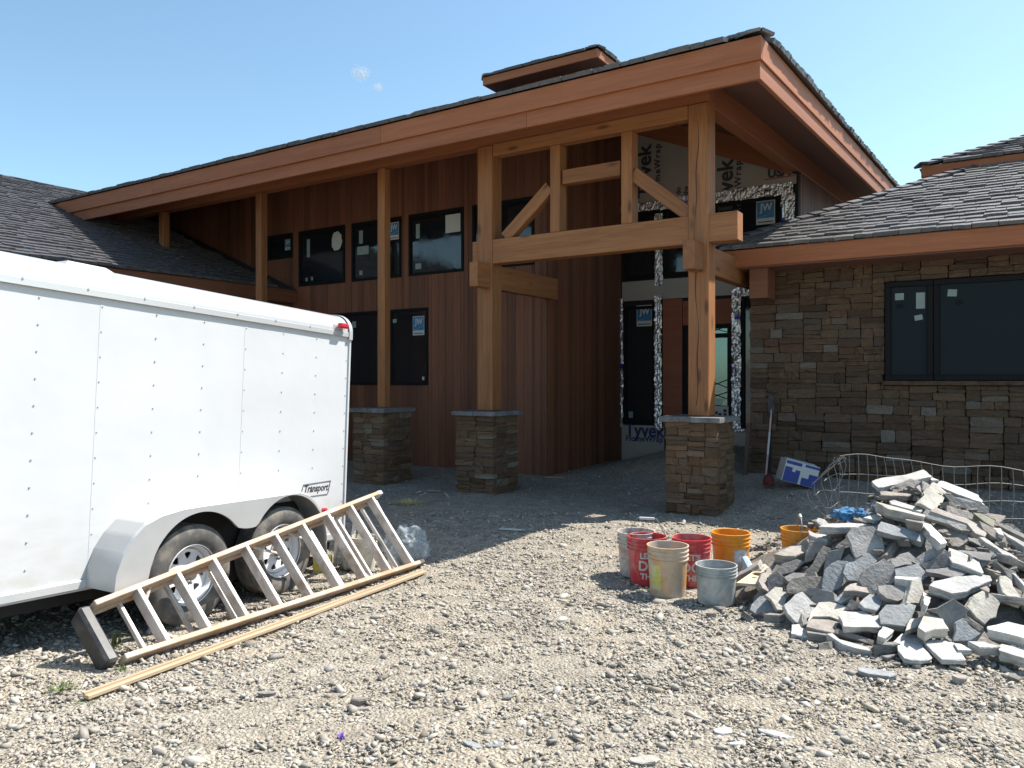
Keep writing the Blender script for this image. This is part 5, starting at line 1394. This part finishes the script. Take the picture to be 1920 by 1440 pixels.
 ([(1602,967),(1606,966),(1633,978),(1632,982),(1602,973)], (0,-.6,.7), .05, 'n', "small brown slab beside the blue rag"),
 ([(1621,970),(1645,963),(1652,966),(1648,974),(1641,975)], (.1,-.4,.9), .05, 'w', "small pale pointed slab right of the blue rag"),
 ([(1541,987),(1553,982),(1600,980),(1650,984),(1640,989),(1560,988)], (0,-.08,1), .07, 'l', "long flat slab just in front of the blue rag"),
 ([(1531,977),(1535,971),(1546,974),(1553,982),(1542,987)], (.2,-.6,.75), .04, 'w', "small white upright piece next to the far orange bucket"),
 ([(1550,995),(1577,993),(1594,996),(1591,1003),(1559,1006)], (0,-.7,.6), .06, 'd', "dark slab under the long flat one, left side"),
 ([(1518,995),(1530,1001),(1546,1002),(1559,1007),(1550,1011),(1533,1008),(1520,1003)], (.05,-.15,1), .09, 'l', "thick slab touching the far orange bucket"),
 ([(1455,1038),(1481,1025),(1503,1023),(1512,1034),(1490,1042)], (-.1,-.3,.95), .12, 'p', "thick pinkish block at the left shoulder by the plywood"),
 ([(1507,1078),(1525,1056),(1543,1026),(1555,1031),(1551,1046),(1525,1081)], (-.3,-.75,.5), .08, 'n', "long brown slab standing diagonally at the left"),
 ([(1458,1073),(1467,1058),(1492,1050),(1507,1054),(1492,1067),(1485,1073),(1462,1077)], (-.2,-.7,.6), .06, 'd', "dark slab with one bright facet under the thick pinkish block"),
 ([(1471,1082),(1488,1074),(1510,1075),(1504,1085),(1479,1090)], (0,-.6,.7), .06, 'd', "small dark slab above the square brown one"),
 ([(1425,1088),(1430,1075),(1454,1054),(1461,1050),(1444,1077),(1440,1083),(1441,1106),(1431,1100)], (.5,-.5,.6), .07, 'p', "rough pink slab on edge against the plywood board"),
 ([(1440,1084),(1458,1073),(1471,1085),(1475,1100),(1458,1106),(1442,1108)], (-.2,-.85,.4), .06, 'd', "dark blue shaded slab right of the rough pink one"),
 ([(1520,1015),(1550,1022),(1544,1025),(1522,1050),(1510,1054),(1512,1036)], (-.2,-.85,.4), .06, 'n', "brown slab on edge right of the thick pinkish block"),
 ([(1567,1027),(1593,1004),(1599,1023),(1587,1027)], (0,-.8,.5), .05, 'd', "dark wedge left of the big dark grey square slab"),
 ([(1554,1035),(1583,1025),(1573,1054),(1546,1073)], (-.3,-.8,.4), .06, 'd', "dark slab on edge behind the long brown diagonal one"),
]
def cpt_(p, pts, k): c = sum(pts, Vector())/len(pts); return c+(p-c)*k
def cam_n(n): return c2h(n[0], n[1], n[2]).normalized()
for (poly, n, th, tone, label) in SLABS:
    cx_ = sum(p[0] for p in poly)/len(poly); cy_ = sum(p[1] for p in poly)/len(poly)
    P0 = heap_point(cx_, cy_); nn = cam_n(n)
    P0 = P0 + nn*th*0.35
    if P0.z < th*0.8: P0 = P0 + Vector((0, 0, th*0.8-P0.z))*0.5
    pts = []
    for (px, py) in poly:
        d = ray(px, py); den = d.dot(nn)
        t = (P0-Vector((0, 0, EYE))).dot(nn)/den if abs(den) > 0.02 else -1
        tc = (P0-Vector((0, 0, EYE))).dot(d)/d.dot(d)
        if t < 0: t = tc
        t = max(min(t, tc+0.42), tc-0.42)
        pts.append(Vector((0, 0, EYE))+d*t)
    slab_from_poly("stone_slab", [cpt_(p, pts, 1.13) for p in pts], nn, th*0.78, rngs, SL[tone], label, GH, rough=0.014)
# slabs filling the gaps, all round the heap
def random_slab(p, n, L, W, th, tone, label, group):
    u, v, n = zup(n); a = rngs.uniform(0, 6.28); e1 = u*math.cos(a)+v*math.sin(a); e2 = n.cross(e1)
    k = rngs.choice((4, 5, 6)); pts = []
    for i in range(k):
        t = 2*math.pi*(i+rngs.uniform(-0.25, 0.25))/k; pts.append(p+e1*(L*math.cos(t))+e2*(W*math.sin(t)))
    return slab_from_poly("stone_slab", pts, n, th, rngs, SL[tone], label, group)
TN = {'g': "grey", 'd': "dark grey", 'b': "bluish", 'n': "brownish", 'p': "pinkish"}
view = c2h(0, 1); across = c2h(1, 0); n_fill = 0
while n_fill < 64:
    r = HEAP_R*math.sqrt(rngs.uniform(0.0, 0.90)); a = rngs.uniform(0, 6.28)
    out = Vector((math.cos(a), math.sin(a), 0))
    if out.dot(view) > 0.25: continue
    n_fill += 1
    x, y = HEAP_C.x+r*out.x, HEAP_C.y+r*out.y; z = heap_h(x, y)-rngs.uniform(0.03, 0.08)
    n = (out*rngs.uniform(0.1, 1.0)+Vector((rngs.uniform(-.5, .5), rngs.uniform(-.5, .5), 0.9))).normalized()
    tone = rngs.choice('ggdbnpd'); sd_ = r*out.dot(across)
    hgt = "near the top" if r < 0.45*HEAP_R else ("midway up" if r < 0.72*HEAP_R else "near the ground")
    lr = "on the left side" if sd_ < -0.5 else ("on the right side" if sd_ > 0.5 else "in the middle")
    random_slab(Vector((x, y, max(0.02, z))), n, rngs.uniform(0.11, 0.22), rngs.uniform(0.08, 0.15), rngs.uniform(0.04, 0.08), tone, f"small {TN[tone]} gap-filling slab {hgt} of the heap {lr}", "small slabs filling gaps in the heap")
# core of the heap
vs = []; fs = []; nr, na = 12, 40
for i in range(nr+1):
    for k in range(na):
        a = 2*math.pi*k/na; r = HEAP_R*0.94*i/nr
        x, y = HEAP_C.x+r*math.cos(a), HEAP_C.y+r*math.sin(a)
        vs.append((x, y, max(-0.03, heap_h(x, y)-0.11+0.05*noise.noise((x*4, y*4, 0.3)))))
for i in range(nr):
    for k in range(na): fs.append((i*na+k, i*na+(k+1) % na, (i+1)*na+(k+1) % na, (i+1)*na+k))
mb = MB(); mb.add(vs, fs)
for i in range(900):                                              # chips and crumbs between the slabs and round the foot
    r = HEAP_R*rngs.uniform(0.05, 1.12); a = rngs.uniform(0, 6.28); x, y = HEAP_C.x+r*math.cos(a), HEAP_C.y+r*math.sin(a)
    if (Vector((x, y, 0))-on_z(1425, 1072, 0.1)).length < 0.42: continue
    q = 0.014+0.030*rngs.random()**2; z = max(heap_h(x, y)-0.03, gz(x, y))+rngs.uniform(0, 0.02)
    Mr = Matrix.Translation((x, y, z)) @ Matrix.Rotation(rngs.uniform(0, 6), 4, 'Z') @ Matrix.Rotation(rngs.uniform(-.6, .6), 4, 'X') @ Matrix.Diagonal((q*rngs.uniform(1, 2), q, q*rngs.uniform(.3, .6), 1))
    v6 = [(math.cos(t)*rngs.uniform(.7, 1.1), math.sin(t)*rngs.uniform(.7, 1.1), zz_) for zz_ in (1, -1) for t in (0.3, 1.5, 2.7, 4.0, 5.1)]
    mb.add(v6, [(0, 1, 2, 3, 4), (9, 8, 7, 6, 5)]+[(k, 5+k, 5+(k+1) % 5, (k+1) % 5) for k in range(5)], Mr)
for i in range(46):                                               # broken slabs on the flank beyond the photo's edge
    r = HEAP_R*rngs.uniform(0.45, 1.02); a = rngs.uniform(-1.25, 1.25)
    dv = across*math.cos(a)+view*math.sin(a); x, y = HEAP_C.x+r*dv.x, HEAP_C.y+r*dv.y
    if (c2h(0, 1).dot(Vector((x, y, 0))) > 0) and across.dot(Vector((x, y, 0)))/view.dot(Vector((x, y, 0))) < 0.69: continue
    u, v, nn = zup(dv*0.45+Vector((rngs.uniform(-.35, .35), rngs.uniform(-.35, .35), 0.9))); k = rngs.choice((4, 5, 6)); L = rngs.uniform(0.15, 0.26); W = L*rngs.uniform(0.55, 0.9); t0 = rngs.uniform(0, 6)
    mb.prism([(L*math.cos(t0+2*math.pi*(q+rngs.uniform(-.2, .2))/k), W*math.sin(t0+2*math.pi*(q+rngs.uniform(-.2, .2))/k)) for q in range(k)], -0.03, 0.03, frame((x, y, max(0.03, heap_h(x, y)-0.02)), u, v, nn))
tag(mb.build("rubble", M['rubble']), "broken stone rubble packed under the slabs of the heap", "rubble", kind="stuff")

# loose flat stones lying in the gravel
def loose(px, py, L, W, th, tone, label, ang, tilt=0.08):
    p = on_z(px, py, 0.02); p.z = gz(p.x, p.y)+th*0.75
    n = (Vector((rngs.uniform(-tilt, tilt), rngs.uniform(-tilt, tilt), 1))).normalized(); u, v, n = zup(n)
    e1 = c2h(math.cos(ang), math.sin(ang), 0); e1 = (e1-n*e1.dot(n)).normalized(); e2 = n.cross(e1); k = 7
    pts = [p+e1*(L*math.cos(2*math.pi*(i+rngs.uniform(-.2, .2))/k))+e2*(W*math.sin(2*math.pi*(i+rngs.uniform(-.2, .2))/k)) for i in range(k)]
    return tag(slab_from_poly("loose_stone", pts, n, th, rngs, SL[tone], None, None, 0.004), label, "stone", "flat stones lying loose in the gravel")
loose(1642, 1264, 0.105, 0.05, 0.035, 'b', "flat bluish stone alone on the gravel in front of the heap", -0.5)
loose(888, 1394, 0.055, 0.022, 0.012, 'b', "narrow bluish slate chip, left of a pair at the bottom", -0.6)
loose(928, 1394, 0.042, 0.028, 0.012, 'b', "rounder bluish slate chip, right of a pair at the bottom", 0.5)
loose(1455, 1371, 0.095, 0.03, 0.016, 'l', "long pale slate flake in the foreground gravel", -0.45)
loose(1355, 1366, 0.05, 0.03, 0.02, 'l', "upright pale shard left of the long slate flake", 0.2)
loose(1382, 1387, 0.04, 0.02, 0.014, 'w', "small white chip below the long slate flake", 0.1)
loose(676, 1313, 0.052, 0.022, 0.045, 'n', "brown wedge-shaped stone alone in the gravel below the ladder", 0.3)
loose(444, 1138, 0.075, 0.05, 0.10, 'p', "blocky pale stone behind the ladder by the front wheel", 0.2)
loose(1800, 1274, 0.05, 0.035, 0.05, 'p', "small pinkish stone in the gravel right of the bluish one", 0.4)
loose(500, 1295, 0.05, 0.02, 0.02, 'd', "small dark stone in the gravel under the wood strip", 0.3)
loose(952, 1306, 0.03, 0.022, 0.03, 'd', "dark pebble in the middle of the yard", 0.3)
loose(1208, 1420, 0.07, 0.04, 0.02, 'c', "tan flat stone at the bottom edge of the photo", 0.1)

# ------------------------------------------------------------------ other things
# wire mesh cage behind the heap
wm_o = c2h(2.9, 7.2, 0)
mesh_ = MB()
def mesh_pt(u, v):
    """u runs along the sheet, v up; the left end is bent round"""
    X = 3.02+u*1.85; Yc = 7.25-0.15*u+0.08*math.sin(4*u)
    wob = 0.02*math.sin(7*u+3*v)+0.02*math.cos(5*v+u*9)
    top = 0.885-0.085*u+0.03*math.sin(5.0*u+1.2)+0.012*math.sin(19*u)
    return c2h(X+wob, Yc+0.03*math.sin(6*v+2*u), 0.05+(top-0.05)*v+0.012*math.sin(13*u+5*v))
nu = 26
for j in range(6):
    mesh_.tube([mesh_pt(i/nu*1.25, j/5) for i in range(nu+1)], 0.0030, 5)
for i in range(nu+1): mesh_.tube([mesh_pt(i/nu*1.25, j/10) for j in range(11)], 0.0024, 5)
for i in range(7):                                              # rolled left end
    a = i/6
    mesh_.tube([c2h(3.02-0.08*a-0.22*math.sin(math.pi*v)*a+0.05*math.sin(9*v+i), 7.2-0.10*a, 0.20+0.70*v) for v in [k/9 for k in range(10)]], 0.0026, 5)
for j in range(6):
    v = j/5; mesh_.tube([c2h(3.06-(0.10+0.24*math.sin(math.pi*v))*a+0.02*math.sin(5*a+j), 7.22-0.14*a+0.05*math.sin(a*9), 0.20+0.70*v-0.05*a+0.02*math.sin(7*a+j)) for a in [k/6 for k in range(7)]], 0.0026, 5)
tag(mesh_.build("wire_mesh", M['wire'], origin=wm_o), "crumpled sheet of welded wire mesh standing behind the stone heap", "wire mesh")

# blue rag
def crumple(name, c, sx, sy, sz, mat, seed, label, cat, k=3, amp=0.5):
    bm = bmesh.new(); bmesh.ops.create_icosphere(bm, subdivisions=k, radius=1)
    for v in bm.verts:
        d = v.co.normalized(); f = 1+amp*noise.noise(d*2.2+Vector((seed, 0, 0)))+amp*0.6*noise.noise(d*5.5+Vector((0, seed, 0)))
        v.co = Vector((d.x*f*sx, d.y*f*sy, max(-sz*0.6, d.z*f*sz)))
    me = bpy.data.meshes.new(name); bm.to_mesh(me); bm.free(); me.materials.append(mat)
    return tag(inst(name, me, Matrix.Translation(c)), label, cat)
M['rag'] = mat_plain("blue_cloth", (0.07, 0.20, 0.36), 0.9, var=0.4, scale=14)
p = heap_point(1603, 979); crumple("blue_rag", p+c2h(0, 0.10, 0.03), 0.115, 0.08, 0.05, M['rag'], 3.1, "crumpled blue rag tucked behind the left top of the stone heap", "rag", 4, 0.7)
# plastic bag
p = at_depth(764, 1025, 7.05); p.z = gz(p.x, p.y)+0.11
crumple("plastic_bag", p, 0.21, 0.17, 0.19, M['bag'], 7.7, "clear plastic bag lying in the shade at the foot of the ladder", "plastic bag", 5, 0.34)
for f_ in bpy.data.objects["plastic_bag"].data.polygons: f_.use_smooth = True
p = at_depth(1404, 1066, 6.1); p.z = gz(p.x, p.y)+0.05
M['palebluep'] = mat_plain("pale_blue_wrapper", (0.45, 0.60, 0.68), 0.5, var=0.15)
mb = MB(); mb.tube([at_depth(1396, 1048, 6.2), at_depth(1410, 1074, 6.05)], [0.03, 0.034], 8); tag(mb.build("wrapper_tube", M['palebluep'], origin=p), "pale blue wrapper leaning beside the orange bucket with white label", "wrapper")
# plywood offcut with a hole, and laths
zp = 0.16
pl_ = [on_z(px, py, zp) for px, py in ((1381, 1092), (1400, 1079), (1452, 1044), (1466, 1049), (1452, 1070), (1438, 1096))]
cpl = sum(pl_, Vector())/6
cu = bpy.data.curves.new("ply", 'CURVE'); cu.dimensions = '2D'; cu.fill_mode = 'BOTH'; cu.extrude = 0.010
def lp2(pts):
    s = cu.splines.new('POLY'); s.points.add(len(pts)-1)
    for q, (x, y) in zip(s.points, pts): q.co = (x, y, 0, 1)
    s.use_cyclic_u = True
lp2([(p.x-cpl.x, p.y-cpl.y) for p in pl_]); hc = on_z(1424, 1076, zp)-cpl
lp2([(hc.x+0.055*math.cos(t), hc.y+0.055*math.sin(t)) for t in [i*math.pi/10 for i in range(20)]])
ob = bpy.data.objects.new("ply", cu); COL.objects.link(ob); bpy.context.view_layer.update()
me = bpy.data.meshes.new_from_object(ob.evaluated_get(bpy.context.evaluated_depsgraph_get())); bpy.data.objects.remove(ob); me.materials.clear(); me.materials.append(M['ply'])
tag(inst("plywood_offcut", me, Matrix.Translation(cpl+Vector((0, 0, -0.012)))), "pale plywood offcut with a round hole, under the left end of the heap", "plywood")
for k, (a, b, lab) in enumerate((((1430, 1045), (1462, 1050), "pale wood lath nearest the plywood offcut"), ((1432, 1039), (1466, 1045), "pale wood lath in the middle of three by the heap"), ((1441, 1035.5), (1470, 1040), "pale wood lath farthest from the plywood offcut"))):
    pa_, pb2 = on_z(*a, 0.05), on_z(*b, 0.05); d = (pb2-pa_).normalized(); mid = (pa_+pb2)/2
    sd = Vector((0, 0, 1)).cross(d); mb = MB(); mb.box((0, 0, 0), ((pb2-pa_).length, 0.045, 0.022), None, 0, 0.002)
    tag(mb.build("wood_lath", M['lath'], None, frame(mid, d, sd, Vector((0, 0, 1)))), lab, "lath", "short laths lying beside the heap")
# tile carton by the wall
p = at_depth(1489, 925, 9.75); p.z = gz(p.x, p.y)
yaw_ = c2h(math.cos(R(-10)), math.sin(R(-10))); 
bx = empty("carton", p, "white and blue printed carton tilted on the ground by the stone wall", "carton")
ex_ = c2h(0.955, -0.06, -0.255).normalized(); ey_ = Vector((0, 0, 1)).cross(ex_).normalized(); ez_ = ex_.cross(ey_)
Mx = frame(p+ez_*0.165+Vector((0, 0, 0.035)), ex_, ey_, ez_)
W_, D_, H_ = 0.42, 0.26, 0.27
MB().box((0, 0, 0), (W_, D_, H_), None, 0, 0.004).build('box', M['white'], bx, Mx)
M['cartonblue'] = mat_plain("carton_blue", (0.03, 0.05, 0.24), 0.6)
pr_ = MB()
for (a, b, c_, d) in ((-0.20, -0.01, -0.13, 0.0), (0.02, 0.21, -0.13, -0.04), (-0.20, -0.11, 0.0, 0.05), (-0.07, -0.01, 0.0, 0.03), (0.10, 0.21, -0.04, 0.02), (-0.20, -0.01, 0.085, 0.125), (0.03, 0.21, 0.095, 0.125)):
    pr_.box(((a+b)/2, -D_/2-0.001, (c_+d)/2), (b-a, 0.002, d-c_))
pr_.build('printed_panel', M['cartonblue'], bx, Mx)
MB().box((0.0, 0, H_/2+0.006), (W_*0.9, D_*0.5, 0.008), Matrix.Rotation(R(6), 4, 'X')).build('flap', M['white'], bx, Mx)
p = at_depth(1441, 905, 9.9); p.z = gz(p.x, p.y)+0.09
crumple("red_sack", p, 0.07, 0.06, 0.085, mat_plain("dull_red_cloth", (0.12, 0.025, 0.022), 0.8), 2.2, "small dull red bundle on the ground beside the printed carton", "bundle", 3, 0.25)
# shovel and marked rod leaning at the wall
a = at_depth(1436, 850, 10.55); b = on_y(1447, 762, YW-0.06); a.z = gz(a.x, a.y)+0.02
rod = empty("measuring_rod", a, "pinkish white striped rod leaning against the stone wall", "rod")
mb = MB(); mb.tube([a, b], 0.013, 8); mb.build('shaft', mat_plain("faded_pink_paint", (0.45, 0.33, 0.31), 0.6, var=0.2), rod)
mb = MB(); mb.tube([a.lerp(b, 0.30), a.lerp(b, 0.62)], 0.0145, 8); mb.build('painted_band', M['white'], rod)
a2 = on_y(1440, 835, YW-0.10); b2 = on_y(1449, 742, YW-0.05); sh = empty("shovel", on_y(1440, 880, YW-0.15), "black-bladed shovel standing blade up against the stone wall", "shovel")
a2.z = gz(a2.x, a2.y)
mb = MB(); mb.tube([a2, a2.lerp(b2, 0.8)], 0.016, 8); mb.build('shaft', M['dark'], sh)
q = a2.lerp(b2, 0.78); mb = MB(); bl = []
for i in range(7):
    t = i/6; bl.append((0.045*math.sqrt(max(0.02, 1-(t-0.25)**2/0.6)) if t < 0.98 else 0.012, 0.02-0.012*math.sin(t*3), t*0.28))
vs = []; fs = []
for (wd, dy, z) in bl: vs += [(q.x-wd, q.y-0.02, q.z+z), (q.x, q.y-dy-0.005, q.z+z), (q.x+wd, q.y-0.02, q.z+z), (q.x+wd, q.y-0.012, q.z+z), (q.x, q.y-dy+0.004, q.z+z), (q.x-wd, q.y-0.012, q.z+z)]
for i in range(6):
    for k in range(6): fs.append((i*6+k, i*6+(k+1) % 6, i*6+6+(k+1) % 6, i*6+6+k))
mb.add(vs, fs); mb.build('blade', M['blackplastic'], sh)
# board standing at the wall end
a = on_y(1402, 905, YW-0.12); a.z = gz(a.x, a.y); mb = MB(); mb.box((0, 0, 0.36), (0.05, 0.09, 0.72), None, 0, 0.004)
tag(mb.build("wood_stake", mat_plain("weathered_stake", (0.10, 0.06, 0.04), 0.8), None, Matrix.Translation(a-Vector((0.03, 0, 0.01))) @ Matrix.Rotation(R(4), 4, 'Y')), "short dark board standing at the left end of the stone wall", "board")
# clutter behind the ladder
p = at_depth(605, 1070, 6.72); p.z = gz(p.x, p.y)
yb_ = empty("yellow_box", p, "small yellow box with dark print behind the ladder by the rear wheel", "box")
Mq = frame(p+Vector((0, 0, 0.07)), c2h(1, 0.1), c2h(-0.1, 1), (0, 0, 1)); MB().box((0, 0, 0), (0.15, 0.10, 0.135), None, 0, 0.004).build('box', mat_plain("yellow_card", (0.50, 0.42, 0.09), 0.7), yb_, Mq)
MB().box((0, -0.051, 0.01), (0.07, 0.002, 0.035)).build('printed_panel', M['ink'], yb_, Mq)
p = at_depth(660, 1078, 6.75); p.z = gz(p.x, p.y)+0.10; crumple("grey_sack", p, 0.13, 0.10, 0.13, mat_plain("dusty_sack", (0.34, 0.34, 0.32), 0.85, var=0.2), 9.3, "dusty grey sack slumped behind the ladder beside the cream bucket", "sack", 4, 0.35)
for k, (a, b, lab) in enumerate((((636, 966), (628, 1010), "short white pipe standing left of the cream bucket"), ((667, 968), (655, 1000), "white pipe poking up behind the ladder's top rail"), ((690, 1058), (724, 1075), "white pipe lying on the ground under the ladder foot"))):
    A_, B_ = at_depth(*a, 6.85), at_depth(*b, 6.8)
    if k == 2: A_.z = gz(A_.x, A_.y)+0.03; B_.z = gz(B_.x, B_.y)+0.03
    else: B_.z = gz(B_.x, B_.y)+0.02
    tag(MB().tube([A_, B_], 0.018, 8).build("white_pipe", M['white'], origin=(A_+B_)/2), lab, "pipe", "white pipe scraps behind the ladder")
# grass tufts
M['grass'] = mat_plain("grass_blade", (0.10, 0.13, 0.035), 0.7, var=0.3)
M['sun_grass'] = mat_plain("sunspot_grass", (0.52, 0.46, 0.20), 0.8, var=0.25)  # bright yellow is a spot of sun put into the grass colour
def tuft(px, py, n, h, spread, mat, label, name="grass_tuft", flat=0.3):
    p = on_z(px, py, 0.0); p.z = gz(p.x, p.y); mb = MB()
    for i in range(n):
        a = random.uniform(0, 6.28); r = spread*random.uniform(0, 0.7); b0 = Vector((p.x+r*math.cos(a), p.y+r*math.sin(a), p.z)); d = Vector((math.cos(a+random.uniform(-1, 1)), math.sin(a+random.uniform(-1, 1)), 0))
        hh = h*random.uniform(0.5, 1.1); l = spread*random.uniform(0.3, 1.0); s = d.cross(Vector((0, 0, 1)))*0.004
        m1 = b0+d*l*0.4+Vector((0, 0, hh*0.75)); t_ = b0+d*l+Vector((0, 0, hh*random.uniform(flat, 1.0)))
        mb.add([b0-s, b0+s, m1+s*0.8, m1-s*0.8, t_], [(0, 1, 2, 3), (3, 2, 4)])
    return tag(mb.build(name, mat, origin=p), label, "grass")
tuft(212, 1203, 26, 0.11, 0.09, M['grass'], "green grass tuft growing behind the ladder's top cap", flat=0.5)
tuft(228, 1258, 20, 0.04, 0.05, M['grass'], "tiny green weed at the base of the ladder's black cap")
tuft(117, 1292, 30, 0.05, 0.08, M['grass'], "green weed in the gravel left of the wood strip")
tuft(160, 1318, 30, 0.03, 0.07, M['grass'], "flat green weed at the near end of the wood strip")
tuft(765, 945, 130, 0.07, 0.24, M['sun_grass'], "yellow grass with sunlight in its colour on the shaded dirt behind the ladder", "sunspot_grass", 0.1)
tuft(640, 1386, 14, 0.03, 0.02, mat_plain("violet_petal", (0.22, 0.12, 0.5), 0.6), "tiny violet flower in the foreground gravel", "violet_flower")
for (px, py, L_, lab, mt) in ((815, 917, 0.2, "pale splinter of wood lying between the two left piers", 'lath'), (960, 990, 0.28, "pale scrap lying on the shaded dirt in the middle of the yard", 'white'), (1040, 898, 0.30, "thin board scrap at the corner of the cedar wall", 'lath')):
    p = on_z(px, py, 0.03); p.z = gz(p.x, p.y)+0.015; mb = MB(); mb.box((0, 0, 0), (L_, 0.045, 0.016), None, 0, 0.003)
    tag(mb.build("scrap_strip", M[mt], None, Matrix.Translation(p) @ Matrix.Rotation(random.uniform(0.2, 0.6), 4, 'Z')), lab, "scrap")

# ------------------------------------------------------------------ clouds
def cloud(px, py, wpx, hpx, seed, label):
    D = 700.0; c_ = at_depth(px, py, D); rng = random.Random(seed); bm = bmesh.new(); k = D/F
    for i in range(46):
        g1, g2 = rng.gauss(0, 0.30), rng.gauss(0, 0.28)
        o = c2h(g1*wpx*k, rng.uniform(-3, 3), g2*hpx*k - 0.12*abs(g1)*wpx*k*0.3); r = rng.uniform(0.16, 0.36)*hpx*k*(1.3-abs(g1))
        bmesh.ops.create_icosphere(bm, subdivisions=3, radius=max(0.3, r), matrix=Matrix.Translation(o))
    for f in bm.faces: f.smooth = True
    me = bpy.data.meshes.new("cloud"); bm.to_mesh(me); bm.free(); me.materials.append(M['cloud'])
    return tag(inst("cloud", me, Matrix.Translation(c_)), label, "cloud", kind="structure")
cloud(674, 137, 34, 18, 1, "small white cloud wisp in the blue sky above the roof")
cloud(708, 163, 15, 11, 2, "tiniest cloud wisp just below and right of the other")
